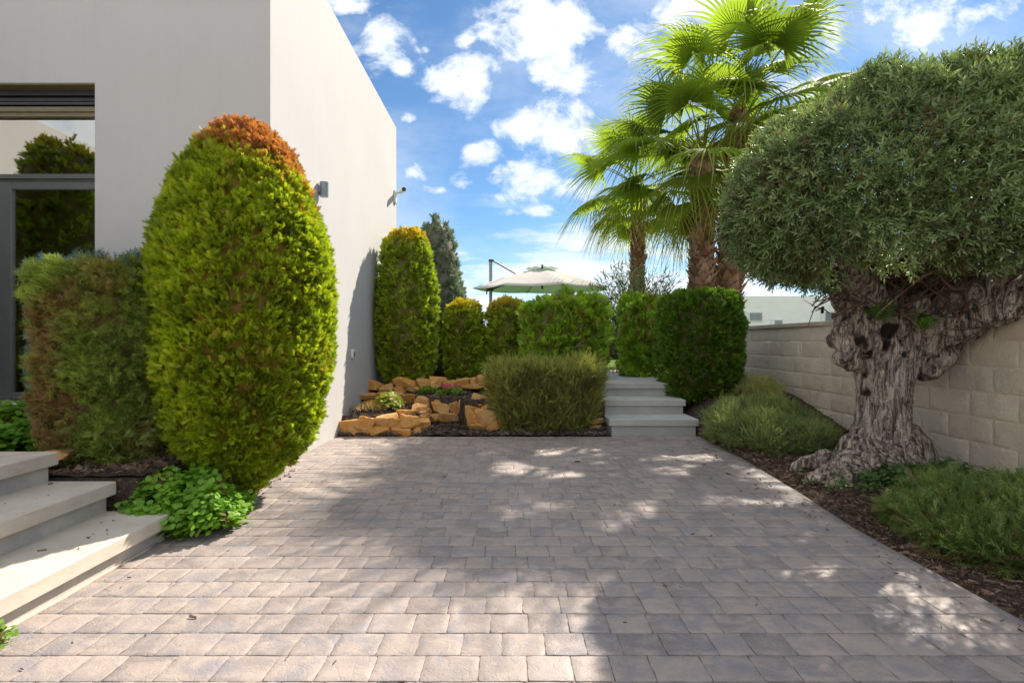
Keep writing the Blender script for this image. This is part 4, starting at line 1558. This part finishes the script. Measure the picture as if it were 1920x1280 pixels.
leafy('succulent_plant', 'yellow green leafy plant in the lower rock bed by the white wall', 'plant', (-1.57, 6.55, 0.22), 0.15, 0.12, 0.22, 'succulent', 150, (0.06, 0.10), BRD, seed=6)
leafy('dry_weed', 'low straw coloured dried weed in the lower rock bed by the wall', 'weed', (-1.80, 6.40, 0.22), 0.22, 0.12, 0.09, 'dry_grass', 120, (0.05, 0.10), SPJ, seed=7)


def flowering(label, x, y, z, s, seed, pm='petal', gm='mint_leaf', np_=26):
    th_ = leafy('flowering_plant', label, 'flower', (x, y, z), s, s * .7, s * .7, gm, 90, (0.04, 0.08), BRD, seed=seed)
    r = np.random.default_rng(seed)
    P = np.stack([x + r.normal(size=np_) * s * .35, y - s * .2 + r.normal(size=np_) * s * .3, z + s * (.55 + .3 * r.random(np_))], axis=1)
    T = []
    f = []
    for k in range(5):
        a = k * 2 * math.pi / 5
        b = len(T)
        T += [(0, 0, 0), (math.cos(a - .5) * .7, .25, math.sin(a - .5) * .7), (math.cos(a), .35, math.sin(a)), (math.cos(a + .5) * .7, .25, math.sin(a + .5) * .7)]
        f += [(b, b + 1, b + 2), (b, b + 2, b + 3)]
    N = np.tile(np.array([[0, -0.6, 0.8]]), (np_, 1))
    make_foliage('blossom', P, N, MATS[pm], th_, [(np.array(T), np.array(f))], (0.016, 0.026), 0.3, 0.4)


flowering('magenta flowering plant, the small one left in the middle rock bed', at(802, 736, 7.1).x, 7.1, 0.37, 0.10, 21, np_=14)
flowering('low plant with pink blossoms in the middle rock bed above the rocks', at(845, 738, 7.0).x, 7.0, 0.36, 0.17, 22)
flowering('small plant with orange red blossoms beside the path at the top of the stairs', at(1163, 680, 9.6).x, 9.6, 0.5, 0.26, 23, pm='red_petal', gm='succulent', np_=40)
n = 420
P = np.stack([3.0 + rng.normal(size=n) * 0.34, 3.85 + rng.normal(size=n) * 0.13, np.zeros(n)], axis=1)
P = P[P[:, 0] > 2.2]
P[:, 2] = hgt_right(P[:, 0], P[:, 1]) + 0.04 * rng.random(len(P))
o = make_foliage('weeds', P, np.tile([[0, -.3, 1.]], (len(P), 1)), MATS['hedge_leaf'], None, BRD, (0.04, 0.09), 0.8, 0.6)
tag(o, 'low green weeds sprouting at the foot of the olive trunk', 'weeds', kind='stuff')

# hose
mb = MB()
pts = [at(848, 800, 6.35), at(880, 804, 6.2), at(915, 809, 6.08), at(960, 812, 6.02), at(1010, 814, 6.0), at(1060, 813, 6.02)]
pts = [(p.x, p.y, max(0.028, p.z)) for p in pts]
mb.tube(pts, 0.008, 8)
tag(mb.build('irrigation_hose', MATS['rubber_black'], smooth=True), 'thin black irrigation hose lying on the soil in front of the rocks', 'hose')


# ------------------------------------------------------------------ olive tree
def olive():
    import bmesh
    th_ = empty('olive_tree', (3.1, 4.3, 0.05), 'old olive tree with gnarled twisted trunk and clipped cloud crown by the block wall', 'tree')
    sph = []

    def path(pts, step=0.35):
        """pts list of (x,y,z,r)"""
        for a, b in zip(pts[:-1], pts[1:]):
            a = np.array(a, float); b = np.array(b, float)
            L = np.linalg.norm(b[:3] - a[:3])
            k = max(2, int(L / (min(a[3], b[3]) * step)) + 1)
            for i in range(k):
                sph.append(a + (b - a) * i / k)
        sph.append(np.array(pts[-1], float))

    def px(x, y, Y, r):
        p = at(x, y, Y)
        return (p.x, p.y, p.z, r)
    # central strands
    path([px(1640, 890, 4.25, .22), px(1652, 820, 4.3, .215), px(1655, 760, 4.3, .165), px(1655, 700, 4.3, .18), px(1668, 650, 4.3, .22), px(1680, 600, 4.3, .27)])
    rs = np.random.default_rng(3)
    for k in range(13):
        a0 = k * 2 * math.pi / 13
        tw = 1.5
        seq = []
        for (yy, cx, rad, rr) in ((884, 1650, .22, .062), (840, 1650, .165, .058), (790, 1655, .130, .052), (740, 1657, .125, .054), (690, 1662, .150, .060), (650, 1668, .20, .07), (610, 1680, .28, .08), (580, 1690, .33, .08)):
            f = (884 - yy) / 304
            a = a0 + tw * f + rs.normal() * 0.10
            p = at(cx, yy, 4.3)
            seq.append((p.x + math.cos(a) * rad * 1.12, 4.3 + math.sin(a) * rad * 0.8, p.z, rr * rs.uniform(.8, 1.2)))
        path(seq)
    # roots
    for (seq) in (
        [px(1610, 850, 4.15, .13), px(1575, 868, 4.15, .10), px(1540, 868, 4.2, .075), px(1505, 868, 4.2, .05), px(1490, 880, 4.25, .035)],
        [px(1620, 860, 4.1, .12), px(1585, 878, 4.0, .09), px(1550, 893, 3.95, .06), px(1522, 903, 3.95, .045)],
        [px(1615, 865, 4.1, .12), px(1590, 892, 3.92, .08), px(1560, 906, 3.85, .045)],
        [px(1700, 820, 4.25, .12), px(1720, 850, 4.2, .12), px(1738, 875, 4.15, .09), px(1762, 898, 4.1, .055)],
        [px(1690, 840, 4.15, .12), px(1712, 878, 4.05, .09), px(1735, 900, 4.0, .05)],
        [px(1660, 850, 4.1, .12), px(1665, 888, 3.98, .08), px(1680, 910, 3.9, .05)],
        [px(1640, 855, 4.1, .12), px(1625, 895, 3.95, .075), px(1610, 915, 3.85, .04)],
        [px(1650, 850, 4.4, .16), px(1655, 860, 4.65, .10), px(1670, 850, 4.9, .05)],
    ):
        path(seq)
    # bulges
    for (x, y, Y, r) in ((1582, 622, 4.2, .075), (1592, 645, 4.18, .095), (1584, 668, 4.2, .075), (1600, 680, 4.2, .06), (1570, 640, 4.25, .05), (1602, 610, 4.25, .13), (1615, 590, 4.25, .15),
                         (1605, 565, 4.3, .14), (1625, 640, 4.2, .13), (1740, 690, 4.25, .10), (1755, 665, 4.22, .13), (1765, 640, 4.25, .13), (1745, 620, 4.2, .15), (1725, 640, 4.2, .15), (1775, 655, 4.2, .07),
                         (1790, 610, 4.2, .13), (1800, 590, 4.25, .14), (1735, 590, 4.2, .14), (1700, 580, 4.25, .18), (1660, 575, 4.25, .2), (1550, 857, 4.15, .07), (1590, 860, 4.05, .08), (1530, 900, 3.9, .05), (1600, 835, 4.12, .08)):
        p = at(x, y, Y)
        sph.append(np.array((p.x, p.y, p.z, r)))
    # big right limb, going over the wall
    path([px(1755, 625, 4.2, .14), px(1800, 604, 4.02, .135), px(1855, 582, 3.85, .115), px(1930, 545, 3.65, .10), px(2010, 495, 3.5, .085), px(2090, 440, 3.4, .06)])
    path([px(1750, 600, 4.1, .12), px(1780, 565, 3.95, .09), px(1830, 548, 3.85, .075), px(1885, 528, 3.8, .06), px(1940, 500, 3.75, .05)])
    path([px(1780, 570, 4.1, .07), px(1770, 530, 4.1, .07), px(1790, 470, 4.1, .05)])
    # inner limbs
    path([px(1610, 570, 4.3, .13), px(1560, 520, 4.25, .07), px(1480, 470, 4.2, .045), px(1430, 430, 4.2, .03)])
    path([px(1650, 570, 4.3, .15), px(1630, 480, 4.3, .09), px(1580, 380, 4.3, .05), px(1540, 330, 4.3, .03)])
    path([px(1690, 570, 4.3, .15), px(1720, 480, 4.4, .10), px(1730, 380, 4.5, .06), px(1740, 260, 4.6, .03)])
    path([px(1720, 570, 4.3, .13), px(1760, 470, 4.0, .08), px(1820, 360, 3.9, .05), px(1860, 260, 3.9, .03)])
    path([px(1640, 570, 4.2, .12), px(1600, 500, 3.8, .07), px(1600, 420, 3.5, .04)])
    bm = bmesh.new()
    tmp = bmesh.new()
    bmesh.ops.create_icosphere(tmp, subdivisions=2, radius=1)
    tv = np.array([v.co[:] for v in tmp.verts])
    tf = np.array([[v.index for v in f.verts] for f in tmp.faces])
    tmp.free()
    bm.free()
    Sp = np.array(sph)
    Vv = (tv[None] * Sp[:, 3][:, None, None] + Sp[:, None, :3]).reshape(-1, 3)
    Ff = (tf[None] + (np.arange(len(Sp)) * len(tv))[:, None, None]).reshape(-1, 3)
    o = npmesh('trunk_raw', Vv, Ff, None)
    md = o.modifiers.new('r', 'REMESH')
    md.mode = 'VOXEL'
    md.voxel_size = 0.0135
    dg = bpy.context.evaluated_depsgraph_get()
    me = bpy.data.meshes.new_from_object(o.evaluated_get(dg))
    bpy.data.objects.remove(o)
    nv = len(me.vertices)
    co = np.empty(nv * 3, dtype=np.float32)
    me.vertices.foreach_get('co', co)
    no = np.empty(nv * 3, dtype=np.float32)
    me.vertices.foreach_get('normal', no)
    P = co.reshape(-1, 3).astype(float)
    N = no.reshape(-1, 3).astype(float)
    # twisted coordinates: grain runs up the trunk and spirals
    ang = np.arctan2(P[:, 1] - 4.3, P[:, 0] - 3.12) - 1.1 * P[:, 2]
    G = np.stack([np.cos(ang) * 3.2, np.sin(ang) * 3.2, P[:, 2] * 0.9], axis=1)
    ridge = 1 - np.abs(fbm(G * 2.4, 4, 51)) * 2.6
    ridge2 = 1 - np.abs(fbm(G * np.array([6, 6, 3.2]), 3, 52)) * 2.2
    blob = fbm(P * 7, 4, 53)
    knob = fbm(P * 16, 3, 54)
    low = np.clip((0.55 - P[:, 2]) / 0.35, 0, 1)
    high = np.clip((P[:, 2] - 0.95) / 0.3, 0, 1)
    d = 0.020 * ridge * (1 - low * .6) + 0.009 * ridge2 + (0.022 + 0.018 * high + 0.012 * low) * blob + (0.008 + 0.014 * high + 0.01 * low) * knob
    # hollows
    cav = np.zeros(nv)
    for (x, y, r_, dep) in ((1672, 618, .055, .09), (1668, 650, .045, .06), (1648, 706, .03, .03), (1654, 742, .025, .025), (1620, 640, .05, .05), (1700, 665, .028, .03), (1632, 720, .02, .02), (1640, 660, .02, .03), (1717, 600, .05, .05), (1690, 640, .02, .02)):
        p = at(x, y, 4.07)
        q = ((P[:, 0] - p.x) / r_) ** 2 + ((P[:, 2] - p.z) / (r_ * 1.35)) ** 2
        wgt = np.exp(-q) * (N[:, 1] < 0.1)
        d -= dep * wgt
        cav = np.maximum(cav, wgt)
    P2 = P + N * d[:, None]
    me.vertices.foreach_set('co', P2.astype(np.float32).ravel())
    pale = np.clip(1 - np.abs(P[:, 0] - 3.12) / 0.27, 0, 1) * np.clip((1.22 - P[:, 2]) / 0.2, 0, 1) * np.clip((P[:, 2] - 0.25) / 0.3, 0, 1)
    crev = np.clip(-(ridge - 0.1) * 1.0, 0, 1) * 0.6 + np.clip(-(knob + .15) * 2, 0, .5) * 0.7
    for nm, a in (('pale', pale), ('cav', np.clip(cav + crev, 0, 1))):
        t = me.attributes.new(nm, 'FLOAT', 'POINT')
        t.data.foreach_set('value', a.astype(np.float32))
    me.polygons.foreach_set('use_smooth', np.ones(len(me.polygons), dtype=bool))
    me.materials.clear()
    me.update()
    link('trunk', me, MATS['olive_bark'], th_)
    # crown: noisy rounded body
    CX, CY, CZ = 3.58, 4.15, 0.0
    H0, H1 = 1.60, 3.20
    prof = tab((0, .62), (.05, .80), (.14, .92), (.3, .995), (.42, 1.0), (.56, .96), (.68, .87), (.78, .75), (.87, .60), (.94, .42), (.98, .25), (1, .03))
    P, N, t, th, ins = shrub_pts(52000, prof, 1.74, 1.10, H0, H1, 2.2, 0.09, 0.20, 4.2, 77, face=0.35)
    P = P + np.array((CX, CY, CZ))
    # clumps: push outward lumps
    low = P[:, 2] < 1.62
    keep = ~(low & (rng.random(len(P)) < 0.30) & (P[:, 0] > 2.6))
    P, N, t, ins = P[keep], N[keep], t[keep], ins[keep]
    # a thin place in the crown where the sun comes through to the driveway
    k1 = -P[:, 2] / math.tan(R(SUN_EL))
    gx, gy = P[:, 0] + k1 * math.sin(R(SUN_AZ)), P[:, 1] + k1 * math.cos(R(SUN_AZ))
    q = ((gx - 1.55 + (gy - 2.15) * 0.25) / 0.36) ** 2 + ((gy - 2.15) / 0.42) ** 2
    keep = ~((q < 1.0) & (rng.random(len(P)) < 0.86) & ((P[:, 1] > 4.0) | (P[:, 2] < 1.72)))
    P, N, t, ins = P[keep], N[keep], t[keep], ins[keep]
    OL = [tmpl_olive(9, seed=s) for s in range(4)]
    tip = np.clip(fbm(P * 3, 3, 61) * 1.4, 0, 1) * rng.random(len(P)) * 0.8 + ((P[:, 2] > 3.1) * 0.35)
    dead = (rng.random(len(P)) < np.where(fbm(P * 3.5, 3, 63) > 0.2, 0.30, 0.05)) * 0.8
    make_foliage('crown', P, N, MATS['olive_leaf'], th_, OL, (0.065, 0.125), 0.25, 0.75, np.clip(rng.normal(.5, .3, len(P)), 0, 1), dead, tip)
    # twigs inside and below the crown
    mb = MB()
    r = np.random.default_rng(9)
    for k in range(330):
        u = r.uniform(-1, 1)
        sx = 3.15 + r.normal() * 0.30
        sy = 4.2 + r.normal() * 0.22
        p0 = Vector((sx, sy, r.uniform(1.28, 1.6)))
        a = r.uniform(0, 2 * math.pi)
        L = r.uniform(0.30, 0.8)
        d_ = Vector((math.cos(a), math.sin(a) * .8, r.uniform(0.25, 1.1))).normalized()
        pts = [p0]
        cur = p0
        if p0.x + d_.x * L < 2.72:
            continue
        for s in range(5):
            d_ = (d_ + Vector(r.normal(size=3) * 0.28)).normalized()
            cur = cur + d_ * L / 5
            pts.append(cur.copy())
        r0 = r.choice([0.004, 0.006, 0.010, 0.014])
        mb.tube(pts, [r0, r0 * .9, r0 * .8, r0 * .65, r0 * .5, r0 * .3], 5, cap=False)
    # twigs through the whole crown
    for k in range(420):
        i = r.integers(len(P))
        e = Vector(P[i])
        s_ = Vector((3.3 + (e.x - 3.3) * r.uniform(.45, .8), 4.2 + (e.y - 4.2) * r.uniform(.45, .8), 1.6 + (e.z - 1.6) * r.uniform(.4, .75)))
        m_ = (e + s_) / 2 + Vector(r.normal(size=3) * 0.05)
        r0 = r.choice([0.004, 0.005, 0.007])
        mb.tube([s_, m_, e + (e - m_) * 0.1], [r0, r0 * .7, r0 * .3], 4, cap=False)
    for k in range(1500):
        i = r.integers(len(P))
        e = Vector(P[i]); nn_ = Vector(N[i])
        dd_ = (nn_ * .6 + Vector(r.normal(size=3) * .6)).normalized() * r.uniform(.08, .22)
        mb.tube([e - nn_ * .10, e, e + dd_], [.0035, .0028, .0012], 3, cap=False)
    mb.build('twigs', MATS['twig'], th_)
    # short shoots from the trunk
    for c_, sg in ((at(1645, 585, 4.05), .045), (at(1722, 612, 3.98), .035)):
        PP = np.array(c_) + rng.normal(size=(34, 3)) * sg
        make_foliage('shoot', PP, np.tile([[0, -1., .3]], (34, 1)), MATS['mint_leaf'], th_, OL, (0.05, 0.09), 0.2, 0.7, rng.random(34) * .4)



olive()


# ------------------------------------------------------------------ fan palms
def fan_leaf(hub, d, upv, L, r, V, Fq, tint, dead, tip, spread=118, nseg=34, droop=0.35, tv=0.5, dd=0.0):
    """costapalmate leaf, blade radiating from hub about direction d"""
    d = d.normalized()
    side = d.cross(upv)
    side = side.normalized() if side.length > 1e-4 else Vector((1, 0, 0))
    nup = side.cross(d).normalized()
    S5 = (0.03, 0.20, 0.36, 0.56, 0.76, 0.91, 1.0)
    W5 = (0.13, 0.62, 0.72, 0.42, 0.25, 0.12, 0.02)
    for k in range(nseg):
        f = (k + 0.5) / nseg * 2 - 1
        a = R(spread) * f
        l = L * (1.0 - 0.28 * abs(f) ** 2) * r.uniform(0.92, 1.06)
        base_d = d * math.cos(a) + side * math.sin(a)
        wmax = 2 * L * 0.48 * math.tan(R(spread) / nseg) * 0.56
        pd = side * math.cos(a) - d * math.sin(a)
        rnd = r.uniform(0.6, 1.5)
        sw = r.normal() * 0.06
        base = len(V)
        for s, wd in zip(S5, W5):
            p = hub + base_d * (l * s)
            cup = nup * (0.16 * L * s * (1 - abs(f) * .2) * (0.6 - s)) - nup * (0.20 * L * (abs(f) ** 2) * s * 0.6)
            g = max(0, s - 0.38)
            dz = -droop * rnd * l * g ** 1.7 * 1.5
            p = p + cup + Vector((0, 0, dz)) + pd * (sw * l * g ** 2 * 3)
            w_ = wmax * wd
            V.append(tuple(p - pd * w_ - nup * (w_ * 0.55)))
            V.append(tuple(p + nup * (w_ * 0.35)))
            V.append(tuple(p + pd * w_ - nup * (w_ * 0.55)))
            tint.extend([tv] * 3)
            dead.extend([min(1, dd + (0.5 if s > .9 else 0) * (r.random() < .5))] * 3)
            tip.extend([0.9 * max(0, (s - .6) / .4)] * 3)
        for i in range(len(S5) - 1):
            b = base + i * 3
            Fq.append((b, b + 1, b + 4, b + 3))
            Fq.append((b + 1, b + 2, b + 5, b + 4))


def palm(label, basep, topp, rad, nleaf, pet, blade, seed, lean=None, low=-62, skirt=0.45):
    r = np.random.default_rng(seed)
    th_ = empty('palm_tree', basep, label, 'tree', 'fan palms rising behind the hedge')
    base, top = Vector(basep), Vector(topp)
    H = (top - base).length
    # trunk core
    mb = MB()
    K = 26
    pts, rr = [], []
    for k in range(K + 1):
        f = k / K
        p = base.lerp(top, f) + Vector((0.10 * math.sin(f * 2.2) * (lean or 0), 0, 0))
        pts.append(p)
        rr.append(rad * (1.12 - 0.28 * f + 0.05 * math.sin(k * 2.1)))
    mb.tube(pts, rr, 16)
    Vc, Fc = list(mb.v), [f for f in mb.f if len(f) == 4]
    # leaf base boots
    T = np.array([(-.55, 0, 0), (.55, 0, 0), (.34, .6, .22), (-.34, .6, .22), (.10, 1.1, .42), (-.12, 1.05, .42), (0, .3, .34)])
    TQ = np.array([(0, 1, 6), (1, 2, 6), (2, 3, 6), (3, 0, 6), (2, 4, 5), (2, 5, 3)])
    nb = int(H / 0.075) * 9
    Pb, Mb_, sb = [], [], []
    for k in range(nb):
        f = k / nb
        a = k * 2.39996
        i = min(int(f * K), K - 1)
        c = pts[i].lerp(pts[i + 1], f * K - i)
        rd = rr[i]
        o_ = Vector((math.cos(a), math.sin(a), 0))
        p = c + o_ * (rd * 0.93)
        y_ = Vector((r.normal() * .16, r.normal() * .16, 1)) + o_ * r.uniform(0.05, 0.4)
        y_.normalize()
        z_ = (o_ - y_ * o_.dot(y_)).normalized()
        x_ = y_.cross(z_)
        Pb.append(p)
        Mb_.append(np.array([x_, y_, z_]).T)
        sb.append(r.uniform(0.75, 1.25) * rad * 0.72)
    V_, F_ = scatter(T, TQ, np.array(Pb), np.array(Mb_), np.array(sb))
    tint = np.concatenate([np.full(len(Vc), 0.1), np.repeat(np.clip(r.normal(.5, .3, nb), 0, 1), len(T))])
    npmesh('trunk', np.concatenate([np.array(Vc), V_]), [np.array(Fc), F_[0] + len(Vc)], MATS['palm_bark'], th_, {'tint': tint})
    # crown
    V, Fq, ti, de, tp = [], [], [], [], []
    mbp = MB()
    for k in range(nleaf):
        f = (k + 0.5) / nleaf
        el = 84 - (84 - low) * f ** 0.95 + r.normal() * 4
        az = k * 2.39996 + r.normal() * 0.15
        d0 = Vector((math.cos(az) * math.cos(R(el)), math.sin(az) * math.cos(R(el)), math.sin(R(el))))
        L = pet * (0.72 + 0.4 * math.sin(math.pi * min(1, f * 1.1 + .1))) * r.uniform(.9, 1.1)
        p = top + Vector((0, 0, 0.12 - 0.35 * f)) + d0 * rad * .5
        pp = [p]
        d = d0.copy()
        for s in range(6):
            d = (d + Vector((0, 0, -0.055 - 0.03 * f))).normalized()
            p = p + d * (L / 6)
            pp.append(p)
        old = f > 0.86
        dd = 0.0 if f < 0.72 else r.uniform(0, 0.35)
        if old and r.random() < 0.55:
            dd = r.uniform(0.4, 0.9)
        wv = [0.022, 0.018, 0.015, 0.013, 0.011, 0.010, 0.008]
        b0 = len(mbp.v)
        mbp.tube(pp, wv, 6)
        upv = Vector((0, 0, 1)) if abs(d.z) < .95 else Vector((math.cos(az), math.sin(az), 0)) * -1
        upv = upv + Vector(r.normal(size=3) * 0.18)
        bl = blade * r.uniform(.9, 1.1) * (0.8 + 0.3 * math.sin(math.pi * min(1, f * 1.2)))
        fan_leaf(pp[-1], d, upv, bl, r, V, Fq, ti, de, tp, spread=r.uniform(98, 122), droop=0.30 + 0.42 * f, tv=float(np.clip(r.normal(.5, .28), 0, 1)), dd=dd)
    nv0 = len(V)
    V = V + mbp.v
    q4 = [tuple(i + nv0 for i in f) for f in mbp.f if len(f) == 4]
    m_ = len(mbp.v)
    ti += [0.8] * m_; de += [0.30] * m_; tp += [0.0] * m_
    npmesh('crown', np.array(V), np.array(Fq + q4), MATS['palm_leaf'], th_, {'tint': ti, 'dead': de, 'tip': tp})
    return th_


def palm_px(label, xb, xt, yt, Y, rad, nleaf, pet, blade, seed, **kw):
    b = at(xb, 640, Y)
    t = at(xt, yt, Y)
    palm(label, (b.x, Y, 0.3), (t.x, Y, t.z), rad, nleaf, pet, blade, seed, **kw)


palm_px('tall fan palm, the highest crown, behind the olive crown', 1352, 1392, 215, 10.4, 0.235, 38, 1.30, 1.28, 101, low=-38)
palm_px('middle fan palm with a shorter trunk standing close against the tall one', 1314, 1318, 300, 9.8, 0.205, 28, 1.10, 1.10, 102, low=-55)
palm_px('small fan palm on the left with slim trunk rising behind the oleander', 1193, 1197, 352, 12.6, 0.165, 28, 1.05, 1.10, 103, low=-42)

# ------------------------------------------------------------------ oleander
th_ = empty('oleander_bush', (2.2, 9.9, 0.5), 'loose airy oleander with narrow leaves rising behind the hedge at the small palm', 'shrub')
r = np.random.default_rng(12)
mb = MB()
PP, NN = [], []
for k in range(150):
    x0, y0 = 2.35 + r.normal() * 0.16, 9.9 + r.normal() * 0.18
    tx = r.uniform(1.42, 3.22)
    topz = CAMH + (640 - np.interp(tx * F / 9.9 + 960, [1095, 1130, 1160, 1200, 1240, 1280], [545, 505, 480, 500, 495, 545])) * 9.9 / F
    tz = topz * r.uniform(0.72, 1.0)
    ty = 9.9 + r.normal() * 0.35
    a, b = Vector((x0, y0, 0.5)), Vector((tx, ty, tz))
    m_ = a.lerp(b, .5) + Vector((-(tx - x0) * .15, 0, .15))
    pts = [a, a.lerp(m_, .6), m_, m_.lerp(b, .5) + Vector((0, 0, .02)), b]
    mb.tube(pts, [0.009, 0.008, 0.006, 0.004, 0.002], 4, cap=False)
    for s in range(26):
        f = 0.25 + 0.75 * (s / 26)
        q = f * 4
        i = min(int(q), 3)
        p = pts[i].lerp(pts[i + 1], q - i)
        PP.append(p); NN.append((b - m_).normalized())
mb.build('stems', MATS['twig'], th_)
T = np.array([(0, 0, 0), (.07, .42, .03), (0, 1, -.05), (-.07, .42, .03)])
PP, NN = np.array(PP), np.array(NN)
n = len(PP)
D = NN * 0.8 + rng.normal(size=(n, 3)) * 0.62
V_, F_ = scatter(T, np.array([(0, 1, 2), (0, 2, 3)]), PP, frames(D), rng.uniform(.10, .17, n))
npmesh('leaves', V_, F_, MATS['oleander_leaf'], th_, {'tint': np.repeat(rng.random(n), 4), 'dead': np.repeat((rng.random(n) < .04) * .7, 4), 'tip': np.zeros(n * 4)})


# ------------------------------------------------------------------ parasol
def parasol():
    Y = 14.0
    th_ = empty('cantilever_parasol', at(920, 640, Y), 'beige cantilever parasol with dark pole standing open behind the hedge', 'parasol')
    px_, top = at(920, 490, Y), at(920, 490, Y).z
    mb = MB()
    mb.tube([(px_.x, Y, 0.5), (px_.x, Y, top)], 0.045, 12)
    mb.build('pole', MATS['grey_metal'], th_)
    mb = MB()
    mb.box(px_.x - .055, px_.x + .085, Y - .05, Y + .05, top - .01, top + .05, 0.006)
    mb.build('pole_cap', MATS['dark_metal'], th_)
    hub = at(1015, 535, Y)
    hub_top = at(1018, 503, Y)
    mb = MB()
    e = at(974, 517, Y)
    mb.tube([(px_.x + .06, Y, top + .02), (e.x, Y, e.z + .0)], 0.022, 8)
    mb.tube([(px_.x, Y, at(0, 541, Y).z), (px_.x + .5, Y, at(0, 530, Y).z), (hub.x, Y, hub.z + .02)], 0.025, 8)
    mb.build('arm', MATS['dark_metal'], th_)
    mb = MB()
    z = at(0, 541, Y).z
    mb.box(px_.x - .075, px_.x + .075, Y - .07, Y + .07, z - .06, z + .05, 0.012)
    mb.tube([(px_.x - .08, Y - .02, z), (px_.x - .11, Y - .03, z - .05), (px_.x - .11, Y - .03, z - .16)], 0.018, 8)
    mb.build('crank_box', MATS['dark_metal'], th_)
    # canopy, eight panels, tilted a little
    rim = 1.92
    zr = at(0, 542, Y).z
    c = Vector((hub_top.x - 0.02, Y, hub_top.z))
    V, Fq = [], []
    n, m = 48, 9
    for j in range(m + 1):
        s = j / m
        for i in range(n):
            a = 2 * math.pi * i / n + 0.2
            k = (i % 6) / 6.0
            sag = 1 - 0.035 * math.sin(math.pi * k) * s
            rr_ = rim * s * sag * math.cos(math.pi / 8) / math.cos(((a - 0.2) % (math.pi / 4)) - math.pi / 8)
            z = c.z - (c.z - zr) * (s ** 1.25) - 0.03 * math.sin(math.pi * k) * s
            V.append((c.x + rr_ * math.cos(a), c.y + rr_ * math.sin(a), z + 0.04 * (rr_ * math.sin(a))))
    for j in range(m):
        for i in range(n):
            i2 = (i + 1) % n
            Fq.append((j * n + i, j * n + i2, (j + 1) * n + i2, (j + 1) * n + i))
    can = npmesh('canopy', np.array(V), np.array(Fq), MATS['canopy_cloth'], th_, smooth=True)
    md = can.modifiers.new('s', 'SOLIDIFY'); md.thickness = 0.006
    # vent flounce on top
    V, Fq = [], []
    for j in range(3):
        for i in range(n):
            a = 2 * math.pi * i / n
            rr_ = 0.02 + 0.22 * j
            V.append((c.x + rr_ * math.cos(a), c.y + rr_ * math.sin(a), c.z + 0.055 - 0.035 * j + (0.012 * math.sin(i * 1.6) if j == 2 else 0)))
    for j in range(2):
        for i in range(n):
            i2 = (i + 1) % n
            Fq.append((j * n + i, j * n + i2, (j + 1) * n + i2, (j + 1) * n + i))
    npmesh('vent', np.array(V), np.array(Fq), MATS['canopy_cloth'], can, smooth=True)
    for k in range(8):
        a = k * math.pi / 4 + 0.2
        mb = MB()
        ex, ey = c.x + rim * .98 * math.cos(a), c.y + rim * .98 * math.sin(a)
        mb.tube([(c.x, c.y, c.z - 0.05), ((c.x + ex) / 2, (c.y + ey) / 2, c.z - 0.05 - (c.z - zr) * .42), (ex, ey, zr + 0.04 * (ey - c.y) - .015)], 0.011, 6)
        mb.build('rib', MATS['dark_metal'], th_)
    mb = MB()
    mb.tube([(c.x, c.y, c.z + .1), (c.x, c.y, hub.z - .10)], 0.03, 10)
    mb.build('hub', MATS['dark_metal'], th_)


parasol()

# ------------------------------------------------------------------ far things
nb = empty('neighbour_house', (14, 26, 0), 'white neighbouring house with small windows seen above the block wall', 'house')
mb = MB()
mb.box(10.9, 16.4, 26, 34, -0.05, at(0, 555, 26).z)
mb.box(16.4, 40, 25, 34, -0.05, at(0, 562, 25).z)
mb.box(9.5, 10.9, 26.5, 34, -0.05, at(0, 583, 26).z)
mb.build('wall', MATS['white_render'], nb)
for (x0, x1, y0, y1, Y) in ((1395, 1430, 584, 602, 25.98), (1446, 1468, 598, 614, 25.98), (1539, 1566, 583, 604, 25.98)):
    a, b = at(x0, y1, Y), at(x1, y0, Y)
    mb = MB()
    mb.box(a.x, b.x, Y - .03, Y + .04, a.z, b.z)
    wf = mb.build('window', MATS['white_plastic'], nb)
    mb = MB()
    mb.box(a.x + .30 * (b.x - a.x), b.x - .06, Y - .05, Y - .031, a.z + .05, b.z - .07)
    mb.build('pane', MATS['grey_metal'], wf)

# hills
n = 120
xs = np.linspace(-900, 900, n)
hz_ = 14 + 18 * (fbm(np.stack([xs / 160, xs * 0, xs * 0], axis=1), 4, 3) + .4)
hz_ = np.clip(hz_, 3, 60)
rows = []
for (dy, s) in ((0, 0.0), (60, .55), (140, 1.0), (260, .8), (400, 0)):
    rows.append(np.stack([xs, np.full(n, 700. + dy), -1 + hz_ * s + 3 * vn(np.stack([xs / 30, xs * 0 + dy, xs * 0], axis=1), 5) * s], axis=1))
Vh = np.concatenate(rows)
i = np.arange(4 * (n - 1))
a = (i // (n - 1)) * n + i % (n - 1)
tag(npmesh('hills', Vh, np.stack([a, a + 1, a + n + 1, a + n], axis=1), MATS['hill_rock'], smooth=True), kind='structure')

# garden hedge far behind the columns
column('hedge', 'distant dark hedge beyond the lawn between the clipped shrubs', 'hedge', (-1.5, 17.5, 0.5), 5.5, 0.6, 0.0, 1.0, tab((0, .98), (.8, 1), (1, .9)), 'hedge_leaf', 12000, (0.12, 0.22), sq=8,
       lump=0.15, seed=31, shrink=0.12)
leafy('leafy_plant', 'round green garden plant behind the gap between the tall column and short cypress', 'plant', (-1.32, 9.9, 0.5), 0.3, 0.3, 0.35, 'oleander_leaf', 350, (0.08, 0.14), BRD, seed=14)
